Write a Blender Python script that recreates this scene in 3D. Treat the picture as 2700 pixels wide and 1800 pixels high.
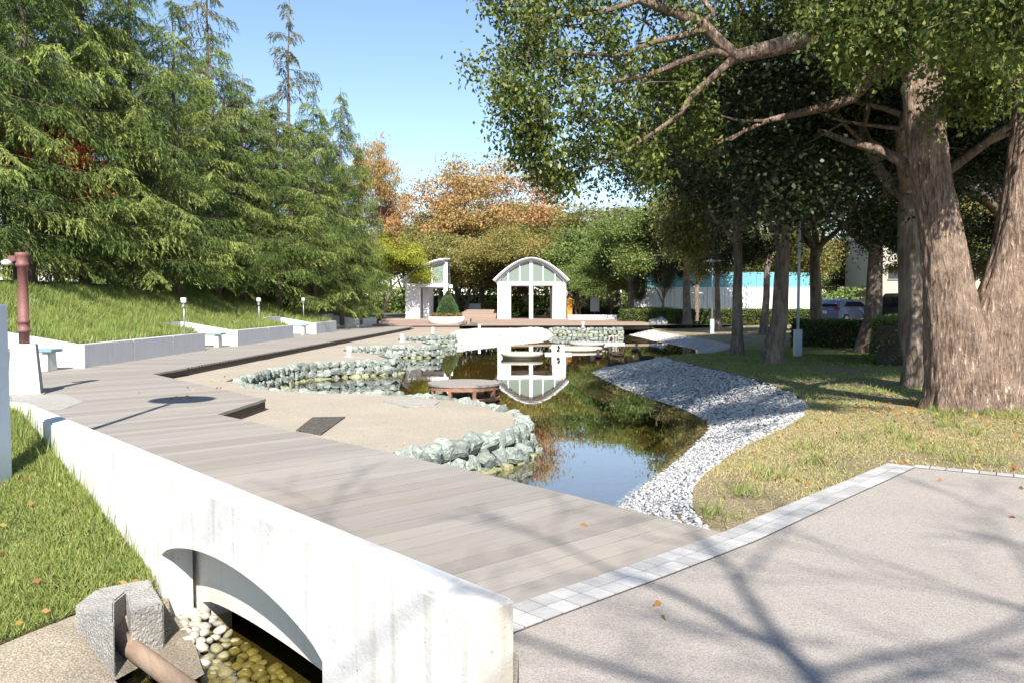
import bpy, bmesh, math, random
import numpy as np
from mathutils import Vector, Matrix, noise
from mathutils.geometry import delaunay_2d_cdt

# ------------------------------------------------------------------ camera, sky, sun, exposure
scene = bpy.context.scene
COL = scene.collection
for o in list(bpy.data.objects):
    bpy.data.objects.remove(o)
EYE = 1.6
F = 2180.0
PITCH = math.atan((900 - 798) / F)
cam = bpy.data.cameras.new('camera')
camo = bpy.data.objects.new('camera', cam)
COL.objects.link(camo)
cam.sensor_width = 36
cam.lens = F / 2700 * 36
cam.clip_start = 0.05
cam.clip_end = 5000
camo.location = (0, 0, EYE)
camo.rotation_euler = (math.pi / 2 - PITCH, 0, 0)
scene.camera = camo

SUN_EL = math.radians(44)
SUN_TO = Vector((0.04, -1.0, math.tan(SUN_EL))).normalized()     # towards the sun
world = bpy.data.worlds.new('World')
scene.world = world
world.use_nodes = True
wn = world.node_tree
bg = wn.nodes['Background']
sky = wn.nodes.new('ShaderNodeTexSky')
sky.sky_type = 'NISHITA'
sky.sun_disc = False
sky.sun_elevation = SUN_EL
sky.sun_rotation = math.atan2(SUN_TO.x, SUN_TO.y)
sky.air_density = 1.0
sky.dust_density = 0.25
sky.ozone_density = 2.0
wn.links.new(sky.outputs[0], bg.inputs[0])
bg.inputs[1].default_value = 0.1
sl = bpy.data.lights.new('sun', 'SUN')
sl.energy = 5.0
sl.angle = math.radians(0.53)
sl.color = (1.0, 0.94, 0.86)
so = bpy.data.objects.new('sun', sl)
COL.objects.link(so)
so.location = (-3, -40, 45)
so.rotation_euler = (-SUN_TO).to_track_quat('-Z', 'Y').to_euler()
vs = scene.view_settings
vs.view_transform = 'Standard'
vs.look = 'None'
vs.exposure = 1.13
vs.gamma = 1
scene.cycles.max_bounces = 8
scene.cycles.transparent_max_bounces = 12
scene.cycles.caustics_reflective = False
scene.cycles.caustics_refractive = False

# ------------------------------------------------------------------ helpers
KP = 2700 / 2352.0
def ray(x, y):
    dx = (x * KP - 1350) / F
    dy = (900 - y * KP) / F
    return (dx, math.cos(PITCH) + dy * math.sin(PITCH), -math.sin(PITCH) + dy * math.cos(PITCH))
def P(x, y, z):                       # point of the place at height z
    d = ray(x, y); t = (z - EYE) / d[2]
    return Vector((d[0] * t, d[1] * t, z))
def PY(x, y, Y):                      # point of the place at distance Y
    d = ray(x, y); t = Y / d[1]
    return Vector((d[0] * t, Y, EYE + d[2] * t))
def sm(t):
    t = max(0.0, min(1.0, t)); return t * t * (3 - 2 * t)

def tag(o, label=None, cat=None, group=None, kind=None):
    if label: o['label'] = label
    if cat: o['category'] = cat
    if group: o['group'] = group
    if kind: o['kind'] = kind
    return o
def link(name, data, parent=None, m=None):
    o = bpy.data.objects.new(name, data)
    COL.objects.link(o)
    if parent: o.parent = parent
    if m is not None and data is not None and len(data.materials) == 0:
        data.materials.append(m)
    return o
def empty(name, loc, label, cat, group=None, rz=0):
    o = bpy.data.objects.new(name, None)
    COL.objects.link(o)
    o.empty_display_size = 0.2
    o.location = loc
    o.rotation_euler = (0, 0, rz)
    return tag(o, label, cat, group)
def copy_tree(o, parent=None):
    c = o.copy(); COL.objects.link(c)
    if parent: c.parent = parent
    for ch in [x for x in bpy.data.objects if x.parent == o]:
        copy_tree(ch, c)
    return c

class MB:
    """collects boxes, prisms, tubes, lathes into one mesh"""
    def __init__(s): s.v = []; s.f = []; s.sm = []
    def add(s, v, f, smooth=False):
        b = len(s.v); s.v += [tuple(x) for x in v]
        for q in f: s.f.append(tuple(b + i for i in q)); s.sm.append(smooth)
    def box(s, c, size, rz=0, taper=1.0):
        x, y, z = [a / 2 for a in size]
        co, si = math.cos(rz), math.sin(rz)
        pts = []
        for dz, k in ((-z, 1), (z, taper)):
            for dx, dy in ((-x, -y), (x, -y), (x, y), (-x, y)):
                dx *= k; dy *= k
                pts.append((c[0] + dx * co - dy * si, c[1] + dx * si + dy * co, c[2] + dz))
        s.add(pts, [(3, 2, 1, 0), (4, 5, 6, 7), (0, 1, 5, 4), (1, 2, 6, 5), (2, 3, 7, 6), (3, 0, 4, 7)])
        return s
    def prism(s, poly, z0, z1):
        """vertical extrusion of an xy polygon; z0/z1 numbers or functions"""
        n = len(poly)
        g0 = z0 if callable(z0) else (lambda x, y: z0)
        g1 = z1 if callable(z1) else (lambda x, y: z1)
        a = sum(poly[i][0] * poly[(i + 1) % n][1] - poly[(i + 1) % n][0] * poly[i][1] for i in range(n))
        if a < 0: poly = poly[::-1]
        v = [(p[0], p[1], g0(p[0], p[1])) for p in poly] + [(p[0], p[1], g1(p[0], p[1])) for p in poly]
        f = [tuple(range(n - 1, -1, -1)), tuple(range(n, 2 * n))]
        f += [(i, (i + 1) % n, n + (i + 1) % n, n + i) for i in range(n)]
        s.add(v, f); return s
    def tube(s, pts, rad, n=8, cap=True, smooth=True, flute=0.0, seed=0):
        pts = [Vector(p) for p in pts]
        rings = []
        ref = Vector((0.31, 0.2, 1)) if abs((pts[-1] - pts[0]).normalized().z) < 0.8 else Vector((1, 0.13, 0))
        for i, p in enumerate(pts):
            d = (pts[min(i + 1, len(pts) - 1)] - pts[max(i - 1, 0)]).normalized()
            a = d.cross(ref).normalized(); b = d.cross(a)
            ring = []
            for j in range(n):
                t = 2 * math.pi * j / n
                r = rad[i]
                if flute: r *= 1 + flute * noise.noise(Vector((math.cos(t) * 2.2 + seed, math.sin(t) * 2.2, p.z * 0.35)))
                ring.append(p + (a * math.cos(t) + b * math.sin(t)) * r)
            rings.append(ring)
        v = [q for r in rings for q in r]
        f = []
        for i in range(len(pts) - 1):
            for j in range(n):
                k = (j + 1) % n
                f.append((i * n + j, i * n + k, (i + 1) * n + k, (i + 1) * n + j))
        if cap:
            f.append(tuple(range(n - 1, -1, -1))); f.append(tuple(range((len(pts) - 1) * n, len(pts) * n)))
        s.add(v, f, smooth); return s
    def lathe(s, prof, c=(0, 0, 0), n=24, smooth=True, sx=1, sy=1):
        v = []; f = []
        for r, z in prof:
            for j in range(n):
                t = 2 * math.pi * j / n
                v.append((c[0] + r * math.cos(t) * sx, c[1] + r * math.sin(t) * sy, c[2] + z))
        m = len(prof)
        for i in range(m - 1):
            for j in range(n):
                k = (j + 1) % n
                f.append((i * n + j, i * n + k, (i + 1) * n + k, (i + 1) * n + j))
        f.append(tuple(range(n - 1, -1, -1))); f.append(tuple(range((m - 1) * n, m * n)))
        s.add(v, f, smooth); return s
    def mesh(s, name='mesh'):
        me = bpy.data.meshes.new(name)
        me.from_pydata(s.v, [], s.f)
        me.polygons.foreach_set('use_smooth', s.sm)
        me.update(); return me
    def build(s, name, m, parent=None, bevel=0, seg=2):
        o = link(name, s.mesh(name), parent, m)
        if bevel:
            bm = bmesh.new(); bm.from_mesh(o.data)
            bmesh.ops.recalc_face_normals(bm, faces=bm.faces)
            es = [e for e in bm.edges if len(e.link_faces) == 2 and e.calc_face_angle() > 0.6]
            bmesh.ops.bevel(bm, geom=es, offset=bevel, segments=seg, affect='EDGES', clamp_overlap=True)
            bm.to_mesh(o.data); bm.free()
        return o

def inside(poly, x, y):
    c = False; n = len(poly); j = n - 1
    for i in range(n):
        xi, yi = poly[i][0], poly[i][1]; xj, yj = poly[j][0], poly[j][1]
        if (yi > y) != (yj > y) and x < (xj - xi) * (y - yi) / (yj - yi) + xi: c = not c
        j = i
    return c
def inside_np(poly, X, Y):
    c = np.zeros(X.shape, bool); n = len(poly); j = n - 1
    for i in range(n):
        xi, yi = poly[i][0], poly[i][1]; xj, yj = poly[j][0], poly[j][1]
        if yi != yj:
            c ^= ((yi > Y) != (yj > Y)) & (X < (xj - xi) * (Y - yi) / (yj - yi) + xi)
        j = i
    return c
def dens(poly, step):
    out = []
    for i in range(len(poly)):
        a = Vector(poly[i][:2]); b = Vector(poly[(i + 1) % len(poly)][:2])
        n = max(1, int((b - a).length / step))
        for k in range(n): out.append(a.lerp(b, k / n))
    return out
def sheet(name, poly, zf, m, spacing=1.0, edge=0.5, parent=None, kind='structure', skirt=0, fine=None):
    """ground sheet: constrained triangulation of a polygon, height from zf(x, y)"""
    b = dens(poly, edge)
    pts = list(b)
    xs = [p[0] for p in poly]; ys = [p[1] for p in poly]
    rng = random.Random(len(poly) * 7 + int(spacing * 100))
    regs = [(min(xs), max(xs), min(ys), max(ys), spacing)]
    if fine: regs += fine
    for (x0, x1, y0, y1, sp) in regs:
        for i in range(int((x1 - x0) / sp)):
            for j in range(int((y1 - y0) / sp)):
                x = x0 + (i + 0.5 + rng.uniform(-.3, .3)) * sp; y = y0 + (j + 0.5 + rng.uniform(-.3, .3)) * sp
                if inside(poly, x, y): pts.append(Vector((x, y)))
    n = len(b)
    r = delaunay_2d_cdt([Vector((p[0], p[1])) for p in pts], [], [list(range(n))], 1, 1e-4)
    V = [(p.x, p.y, zf(p.x, p.y)) for p in r[0]]
    Fc = [tuple(f) for f in r[2]]
    if skirt:
        bi = len(V)
        V += [(p[0], p[1], zf(p[0], p[1])) for p in b] + [(p[0], p[1], zf(p[0], p[1]) - skirt) for p in b]
        Fc += [(bi + i, bi + n + i, bi + n + (i + 1) % n, bi + (i + 1) % n) for i in range(n)]
    me = bpy.data.meshes.new(name)
    me.from_pydata(V, [], Fc)
    me.update()
    o = link(name, me, parent, m)
    if kind: o['kind'] = kind
    return o

# ------------------------------------------------------------------ materials
def new_mat(name):
    m = bpy.data.materials.new(name); m.use_nodes = True
    nt = m.node_tree
    return m, nt, nt.nodes['Principled BSDF']
def N(nt, t, **kw):
    n = nt.nodes.new('ShaderNode' + t)
    for k, v in kw.items():
        if k in n.inputs.keys(): n.inputs[k].default_value = v
        else: setattr(n, k, v)
    return n
def mixc(nt, fac, a, b, mode='MIX'):
    n = nt.nodes.new('ShaderNodeMix'); n.data_type = 'RGBA'; n.blend_type = mode
    for s, v in ((0, fac), (6, a), (7, b)):
        if hasattr(v, 'default_value') or hasattr(v, 'is_linked'): nt.links.new(v, n.inputs[s])
        elif s == 0: n.inputs[0].default_value = v
        else: n.inputs[s].default_value = (*v, 1)
    return n.outputs[2]
def coords(nt, scale=(1, 1, 1), rot=(0, 0, 0), kind='Object'):
    if kind == 'World':
        src = nt.nodes.new('ShaderNodeNewGeometry').outputs['Position']
    else:
        src = nt.nodes.new('ShaderNodeTexCoord').outputs[kind]
    mp = nt.nodes.new('ShaderNodeMapping')
    mp.inputs['Scale'].default_value = scale; mp.inputs['Rotation'].default_value = rot
    mp.vector_type = 'POINT'
    nt.links.new(src, mp.inputs['Vector'])
    return mp.outputs[0]
def noi(nt, vec, scale, detail=5, rough=0.6, lo=0.3, hi=0.7):
    n = N(nt, 'TexNoise', Scale=scale, Detail=detail, Roughness=rough)
    nt.links.new(vec, n.inputs['Vector'])
    r = nt.nodes.new('ShaderNodeMapRange')
    r.inputs[1].default_value = lo; r.inputs[2].default_value = hi
    nt.links.new(n.outputs['Fac'], r.inputs[0])
    return r.outputs[0]
def bump(nt, b, h, strength, dist=0.02):
    n = N(nt, 'Bump', Strength=strength, Distance=dist)
    nt.links.new(h, n.inputs['Height']); nt.links.new(n.outputs[0], b.inputs['Normal'])
def surf(name, c1, c2, scale=3, c3=None, s3=40, k3=0.5, rough=0.85, bs=60, bk=0.3, bd=0.01, stretch=(1, 1, 1), spec=0.3, kind='World', metal=0, lo=.3, hi=.7, obrand=0.0):
    m, nt, b = new_mat(name)
    v = coords(nt, stretch, kind=kind)
    col = mixc(nt, noi(nt, v, scale, lo=lo, hi=hi), c1, c2)
    if c3:
        f = nt.nodes.new('ShaderNodeMath'); f.operation = 'MULTIPLY'; f.inputs[1].default_value = k3
        nt.links.new(noi(nt, v, s3, 3, lo=.45, hi=.65), f.inputs[0])
        col = mixc(nt, f.outputs[0], col, c3)
    if obrand:
        oi = nt.nodes.new('ShaderNodeObjectInfo')
        hs = N(nt, 'HueSaturation')
        mr = nt.nodes.new('ShaderNodeMapRange')
        mr.inputs[3].default_value = 1 - obrand; mr.inputs[4].default_value = 1 + obrand
        nt.links.new(oi.outputs['Random'], mr.inputs[0]); nt.links.new(mr.outputs[0], hs.inputs['Value'])
        nt.links.new(col, hs.inputs['Color']); col = hs.outputs[0]
    nt.links.new(col, b.inputs['Base Color'])
    b.inputs['Roughness'].default_value = rough
    b.inputs['Specular IOR Level'].default_value = spec
    b.inputs['Metallic'].default_value = metal
    if bk: bump(nt, b, noi(nt, v, bs, 4), bk, bd)
    return m
def leafmat(name, cols, scale=0.6, trans=0.35, rough=0.5, spec=0.35):
    """cols: 3 colours mixed by a soft noise in space and by each leaf's own number"""
    m, nt, b = new_mat(name)
    v = coords(nt, kind='World')
    at = N(nt, 'Attribute'); at.attribute_name = 'rnd'
    c = mixc(nt, noi(nt, v, scale, 3, lo=.35, hi=.65), cols[0], cols[1])
    mr = nt.nodes.new('ShaderNodeMapRange'); mr.inputs[1].default_value = 0.45; mr.inputs[2].default_value = 1.0
    nt.links.new(at.outputs['Fac'], mr.inputs[0])
    c = mixc(nt, mr.outputs[0], c, cols[2])
    nt.links.new(c, b.inputs['Base Color'])
    b.inputs['Roughness'].default_value = rough
    b.inputs['Specular IOR Level'].default_value = spec
    tr = nt.nodes.new('ShaderNodeBsdfTranslucent')
    nt.links.new(c, tr.inputs['Color'])
    mx = nt.nodes.new('ShaderNodeMixShader'); mx.inputs[0].default_value = trans
    nt.links.new(b.outputs[0], mx.inputs[1]); nt.links.new(tr.outputs[0], mx.inputs[2])
    nt.links.new(mx.outputs[0], nt.nodes['Material Output'].inputs['Surface'])
    return m

U = Vector((-0.67, 0.742)).normalized()        # along the deck
UV = Vector((U.y, -U.x))                       # along its planks
DECK_A = math.atan2(UV.y, UV.x)
def wood(name, c1, c2, c3, ang, rough=0.75, rv=0.12):
    m, nt, b = new_mat(name)
    v0 = coords(nt, (1, 1, 1), (0, 0, -ang), kind='World')
    mp = nt.nodes.new('ShaderNodeMapping'); mp.inputs['Scale'].default_value = (0.7, 14, 14)
    nt.links.new(v0, mp.inputs['Vector'])
    v = mp.outputs[0]
    oi = nt.nodes.new('ShaderNodeObjectInfo')
    col = mixc(nt, noi(nt, v, 3.0, 6, lo=.25, hi=.75), c1, c2)
    col = mixc(nt, noi(nt, v0, 0.5, 4, lo=.4, hi=.75), col, c3)
    hs = N(nt, 'HueSaturation')
    at = N(nt, 'Attribute'); at.attribute_name = 'rnd'
    ad = nt.nodes.new('ShaderNodeMath'); ad.operation = 'ADD'
    nt.links.new(oi.outputs['Random'], ad.inputs[0]); nt.links.new(at.outputs['Fac'], ad.inputs[1])
    fr = nt.nodes.new('ShaderNodeMath'); fr.operation = 'FRACT'; nt.links.new(ad.outputs[0], fr.inputs[0])
    mr = nt.nodes.new('ShaderNodeMapRange'); mr.inputs[3].default_value = 1 - rv; mr.inputs[4].default_value = 1 + rv
    nt.links.new(fr.outputs[0], mr.inputs[0]); nt.links.new(mr.outputs[0], hs.inputs['Value'])
    nt.links.new(col, hs.inputs['Color']); nt.links.new(hs.outputs[0], b.inputs['Base Color'])
    b.inputs['Roughness'].default_value = rough; b.inputs['Specular IOR Level'].default_value = 0.25
    bump(nt, b, noi(nt, v, 5, 5), 0.35, 0.006)
    return m
def painted(name, c, dirt, amount=0.5, warm=(0.5, 0.4, 0.26)):
    """white painted concrete: streaks running down, grime spots, hairline relief"""
    m, nt, b = new_mat(name)
    v = coords(nt, kind='World'); vs_ = coords(nt, (9, 9, 0.5), kind='World')
    st = noi(nt, vs_, 1.0, 6, lo=.52, hi=.8)
    bl = noi(nt, v, 1.3, 6, lo=.45, hi=.75)
    f = nt.nodes.new('ShaderNodeMath'); f.operation = 'MULTIPLY'; nt.links.new(st, f.inputs[0]); f.inputs[1].default_value = amount
    col = mixc(nt, f.outputs[0], c, dirt)
    g = nt.nodes.new('ShaderNodeMath'); g.operation = 'MULTIPLY'; nt.links.new(bl, g.inputs[0]); g.inputs[1].default_value = amount * .55
    col = mixc(nt, g.outputs[0], col, warm)
    sp = noi(nt, v, 26, 4, lo=.66, hi=.74)
    h = nt.nodes.new('ShaderNodeMath'); h.operation = 'MULTIPLY'; nt.links.new(sp, h.inputs[0]); h.inputs[1].default_value = amount
    col = mixc(nt, h.outputs[0], col, (0.2, 0.17, 0.12))
    nt.links.new(col, b.inputs['Base Color'])
    b.inputs['Roughness'].default_value = 0.75; b.inputs['Specular IOR Level'].default_value = 0.25
    bump(nt, b, noi(nt, v, 22, 8, .7), 0.3, 0.012)
    return m
def speckle(name, cols, scale, base_scale=0.5, dark=(0.1, .09, .08), rough=.9, bd=.006, bk=.6, mixk=.8):
    """exposed-aggregate and gravel: small cells each with a colour of its own"""
    m, nt, b = new_mat(name)
    v = coords(nt, kind='World')
    vo = N(nt, 'TexVoronoi', Scale=scale); nt.links.new(v, vo.inputs['Vector'])
    cr = nt.nodes.new('ShaderNodeValToRGB')
    cr.color_ramp.interpolation = 'LINEAR'
    els = cr.color_ramp.elements
    els[0].position = 0; els[0].color = (*cols[0], 1); els[1].position = 1; els[1].color = (*cols[-1], 1)
    for i, c in enumerate(cols[1:-1]):
        e = els.new((i + 1) / (len(cols) - 1)); e.color = (*c, 1)
    sep = nt.nodes.new('ShaderNodeSeparateColor'); nt.links.new(vo.outputs['Color'], sep.inputs[0])
    nt.links.new(sep.outputs[0], cr.inputs[0])
    avg = tuple(sum(c[i] for c in cols) / len(cols) for i in range(3))
    big = mixc(nt, noi(nt, v, base_scale, 6), tuple(a * .82 for a in avg), tuple(min(1, a * 1.15) for a in avg))
    col = mixc(nt, mixk, big, cr.outputs[0])
    col = mixc(nt, 0.45, col, big)
    fd = nt.nodes.new('ShaderNodeMapRange'); fd.inputs[1].default_value = .35; fd.inputs[2].default_value = .7
    fd.inputs[4].default_value = .6
    nt.links.new(vo.outputs['Distance'], fd.inputs[0])
    col = mixc(nt, fd.outputs[0], col, dark)
    st = noi(nt, v, 0.23, 7, .65, lo=.5, hi=.72)
    f = nt.nodes.new('ShaderNodeMath'); f.operation = 'MULTIPLY'; nt.links.new(st, f.inputs[0]); f.inputs[1].default_value = .5
    col = mixc(nt, f.outputs[0], col, tuple(a * .6 for a in avg))
    nt.links.new(col, b.inputs['Base Color'])
    b.inputs['Roughness'].default_value = rough; b.inputs['Specular IOR Level'].default_value = .2
    inv = nt.nodes.new('ShaderNodeMath'); inv.operation = 'SUBTRACT'; inv.inputs[0].default_value = 1
    nt.links.new(vo.outputs['Distance'], inv.inputs[1])
    bump(nt, b, inv.outputs[0], bk, bd)
    return m
def water(name, tint, wave=0.03, ws=3.0):
    m = bpy.data.materials.new(name); m.use_nodes = True
    nt = m.node_tree; nt.nodes.remove(nt.nodes['Principled BSDF'])
    v = coords(nt, kind='World')
    n1 = N(nt, 'TexNoise', Scale=ws, Detail=3, Roughness=.5); nt.links.new(v, n1.inputs['Vector'])
    bp = N(nt, 'Bump', Strength=wave, Distance=0.1); nt.links.new(n1.outputs['Fac'], bp.inputs['Height'])
    lw_ = N(nt, 'LayerWeight', Blend=.5); nt.links.new(bp.outputs[0], lw_.inputs['Normal'])
    pw = nt.nodes.new('ShaderNodeMath'); pw.operation = 'POWER'; pw.inputs[1].default_value = 3.6
    nt.links.new(lw_.outputs['Facing'], pw.inputs[0])
    fr = nt.nodes.new('ShaderNodeMath'); fr.operation = 'MULTIPLY_ADD'; fr.inputs[1].default_value = .97; fr.inputs[2].default_value = .03
    nt.links.new(pw.outputs[0], fr.inputs[0])
    gl = N(nt, 'BsdfGlossy', Roughness=.015); gl.inputs['Color'].default_value = (.95, .97, 1, 1)
    nt.links.new(bp.outputs[0], gl.inputs['Normal'])
    tp = nt.nodes.new('ShaderNodeBsdfTransparent'); tp.inputs['Color'].default_value = (*tint, 1)
    mx = nt.nodes.new('ShaderNodeMixShader')
    nt.links.new(fr.outputs[0], mx.inputs[0]); nt.links.new(tp.outputs[0], mx.inputs[1]); nt.links.new(gl.outputs[0], mx.inputs[2])
    nt.links.new(mx.outputs[0], nt.nodes['Material Output'].inputs['Surface'])
    return m

M = {}
M['deck'] = wood('deck_wood', (.295, .272, .246), (.22, .202, .181), (.27, .235, .195), DECK_A, rv=.12)
M['walk'] = wood('walk_wood', (.285, .264, .24), (.22, .202, .183), (.26, .23, .195), 0.0)
M['fascia'] = surf('fascia_wood', (.055, .042, .035), (.1, .078, .065), 4, stretch=(1, 1, 6), rough=.8)
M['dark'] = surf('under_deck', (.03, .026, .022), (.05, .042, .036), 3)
M['white'] = painted('white_wall', (.62, .62, .615), (.30, .285, .25), .75)
M['whited'] = painted('white_wall_grimy', (.50, .49, .46), (.28, .26, .22), .9)
M['white2'] = painted('white_retaining', (.62, .62, .63), (.40, .40, .41), .55, (.5, .48, .44))
M['pav'] = painted('pavilion_white', (.84, .85, .86), (.6, .62, .65), .25)
M['beam'] = painted('bridge_beam', (.68, .64, .56), (.38, .34, .26), .5)
M['conc'] = surf('rough_concrete', (.44, .42, .38), (.29, .275, .25), 9, (.56, .54, .5), 60, .6, bs=45, bk=.9, bd=.02)
M['agg'] = speckle('aggregate_slab', [(.16, .13, .09), (.36, .31, .22), (.24, .2, .15), (.45, .4, .31)], 75)
M['path'] = speckle('path_aggregate', [(.255, .225, .195), (.385, .345, .305), (.31, .275, .24), (.455, .415, .375), (.29, .265, .245)], 120, base_scale=.9, dark=(.17, .155, .14), bk=.5, bd=.004)
M['tile'] = surf('pale_tile', (.40, .395, .385), (.32, .315, .31), 14, (.45, .43, .4), 120, .35, rough=.6, bs=90, bk=.15, obrand=.16)
M['grout'] = surf('grout', (.07, .06, .05), (.1, .085, .07), 20)
M['gravel'] = speckle('gravel', [(.26, .225, .175), (.43, .38, .30), (.33, .285, .225), (.49, .44, .36)], 60, base_scale=.7, dark=(.21, .18, .14), bk=.7)
M['peb_dark'] = speckle('dark_pebbles', [(.06, .055, .045), (.16, .14, .12), (.1, .09, .08), (.22, .2, .17)], 34, dark=(.01, .01, .01), bk=1, bd=.02)
M['stone'] = surf('green_stone', (.25, .28, .245), (.15, .185, .165), 5, (.40, .415, .37), 12, .7, bs=24, bk=.7, bd=.02, obrand=.28)
M['stone_wet'] = surf('mossy_stone', (.26, .27, .14), (.19, .2, .13), 6, (.38, .33, .16), 14, .6, bs=24, bk=.7, bd=.02, obrand=.25)
M['mortar'] = surf('mortar', (.07, .07, .06), (.12, .12, .1), 9, bk=.8, bd=.02)
M['pebble'] = surf('white_cobble', (.58, .565, .535), (.22, .225, .235), 15, (.68, .66, .62), 7, .5, bk=.2, rough=.6)
M['bank'] = surf('bank_soil', (.34, .33, .31), (.2, .195, .19), 14, bk=.8, bd=.03)
M['beach'] = speckle('pale_beach', [(.5, .47, .41), (.66, .63, .57), (.4, .37, .31), (.74, .72, .68)], 22, dark=(.3, .27, .22), bk=.7, bd=.02)
M['bed'] = surf('pond_bed', (.21, .155, .055), (.125, .10, .035), 0.7, (.26, .19, .07), 9, .6, bk=.6, bd=.05)
M['sbed'] = surf('stream_bed', (.10, .085, .03), (.05, .045, .02), 4, bk=.6)
M['cob'] = surf('river_cobble', (.42, .40, .34), (.27, .255, .21), 6, (.52, .5, .46), 14, .4, rough=.5, bk=.2, obrand=.25)
M['cobw'] = surf('wet_cobble', (.27, .25, .14), (.18, .165, .09), 8, (.36, .34, .22), 14, .5, rough=.35, bk=.2, obrand=.25)
M['water'] = water('pond_water', (.70, .63, .42), .007, 2.0)
M['swater'] = water('stream_water', (.7, .65, .42), .06, 7)
M['lawn'] = surf('dry_lawn', (.40, .31, .19), (.26, .24, .11), 0.9, (.46, .36, .25), 6, .6, bs=30, bk=1, bd=.05)
M['soil'] = surf('grass_soil', (.09, .095, .03), (.055, .075, .02), 2.5, (.14, .11, .05), 12, .5, bs=40, bk=1, bd=.03)
M['far'] = surf('far_ground', (.16, .15, .11), (.12, .12, .08), .3, bk=0)
M['bark'] = None
def bark(name, c1, c2, sc=7.0, k=1.0):
    m, nt, b = new_mat(name)
    v = coords(nt, (1, 1, .16), kind='World'); v2 = coords(nt, kind='World')
    h = noi(nt, v, sc * 2.2, 6, .65, lo=.35, hi=.62)
    col = mixc(nt, h, c2, c1)
    col = mixc(nt, noi(nt, v2, 1.8, 5, lo=.5, hi=.75), col, tuple(min(1, c * 1.3) for c in c1))
    nt.links.new(col, b.inputs['Base Color'])
    b.inputs['Roughness'].default_value = .9; b.inputs['Specular IOR Level'].default_value = .15
    bump(nt, b, h, k, .05)
    return m
M['bark'] = bark('camphor_bark', (.43, .315, .24), (.11, .072, .052), 14, 1)
M['bark2'] = bark('park_bark', (.25, .20, .16), (.1, .08, .065), 6, .8)
M['barkc'] = bark('conifer_bark', (.21, .16, .125), (.09, .065, .05), 6, .8)
M['camphor'] = leafmat('camphor_leaf', [(.055, .09, .018), (.09, .13, .028), (.28, .31, .07)], 1.2, .42, .42, .35)
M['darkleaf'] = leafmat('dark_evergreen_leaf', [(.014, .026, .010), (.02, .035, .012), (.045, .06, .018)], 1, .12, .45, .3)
M['olive'] = leafmat('olive_leaf', [(.13, .155, .04), (.20, .20, .055), (.34, .26, .08)], .5, .3)
M['green'] = leafmat('green_leaf', [(.10, .165, .04), (.15, .215, .055), (.25, .28, .08)], .5, .3)
M['rust'] = leafmat('autumn_leaf', [(.46, .24, .10), (.30, .27, .075), (.55, .34, .17)], .22, .35)
M['rust2'] = leafmat('autumn_leaf_pale', [(.34, .27, .09), (.22, .25, .06), (.44, .30, .11)], .3, .35)
M['red'] = leafmat('red_leaf', [(.42, .08, .025), (.32, .07, .02), (.5, .15, .05)], .5, .3)
M['lime'] = leafmat('yellow_green_leaf', [(.36, .39, .04), (.27, .33, .04), (.46, .42, .07)], .7, .4)
M['needle'] = leafmat('conifer_needle', [(.072, .118, .027), (.11, .162, .038), (.36, .42, .105)], .5, .25, .6, .2)
M['needle2'] = leafmat('conifer_needle_dark', [(.06, .10, .025), (.092, .14, .034), (.31, .36, .095)], .5, .25, .6, .2)
M['needleb'] = leafmat('conifer_needle_dry', [(.12, .12, .05), (.10, .12, .045), (.24, .21, .10)], .5, .2, .6, .2)
M['hedge'] = leafmat('hedge_leaf', [(.07, .12, .02), (.10, .15, .025), (.16, .2, .04)], 1.5, .25)
M['grassL'] = leafmat('lush_grass', [(.17, .24, .05), (.24, .30, .07), (.40, .38, .15)], 1.6, .35, .55, .3)
M['grassB'] = leafmat('bank_grass', [(.15, .23, .045), (.22, .30, .065), (.40, .40, .15)], .8, .35, .55, .3)
M['grassD'] = leafmat('dry_grass', [(.44, .35, .18), (.29, .31, .10), (.52, .43, .25)], .8, .3, .7, .2)
M['shrub'] = leafmat('cone_shrub_leaf', [(.07, .145, .06), (.09, .17, .07), (.14, .21, .09)], 2, .2)
M['red_post'] = surf('red_brown_paint', (.20, .085, .075), (.15, .065, .06), 5, (.26, .14, .12), 30, .4, rough=.5)
M['granite'] = surf('granite', (.42, .42, .43), (.33, .33, .34), 60, (.18, .18, .19), 130, .8, bk=.2)
M['pale_blue'] = surf('pale_blue_paint', (.50, .57, .64), (.44, .51, .58), 3, rough=.4, bk=.05)
M['turq'] = surf('turquoise_slab', (.22, .34, .36), (.17, .28, .30), 6, rough=.6)
M['plat'] = surf('platform_top', (.30, .27, .24), (.22, .2, .18), 5, stretch=(6, 1, 1), rough=.7)
M['platr'] = surf('platform_frame', (.32, .17, .11), (.22, .12, .08), 5, rough=.7)
M['disc'] = surf('pond_concrete', (.52, .49, .44), (.42, .39, .33), 3, (.33, .3, .2), 10, .5)
M['black'] = surf('black_paint', (.02, .02, .02), (.03, .03, .03), 5, bk=0)
M['signw'] = surf('sign_white', (.78, .78, .78), (.72, .72, .72), 3, bk=0, rough=.5)
M['duck'] = surf('duck_feather', (.05, .036, .024), (.03, .022, .016), 9, (.12, .085, .05), 30, .6, kind='Object', rough=.7)
M['duckb'] = surf('duck_bill', (.25, .2, .05), (.2, .16, .05), 9, bk=0)
M['fencew'] = surf('white_sheet_metal', (.66, .67, .70), (.6, .61, .64), 1, bk=0, rough=.45)
M['fencet'] = surf('teal_sheet', (.15, .37, .42), (.13, .32, .38), .4, bk=0, rough=.5)
M['mgrey'] = surf('grey_metal', (.4, .41, .42), (.33, .34, .35), 3, rough=.45, metal=.6, bk=0)
M['orange'] = surf('orange_paint', (.6, .27, .04), (.5, .22, .03), 3, bk=0)
M['bldg'] = surf('beige_wall', (.42, .37, .29), (.37, .33, .26), .4, bk=0)
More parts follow.
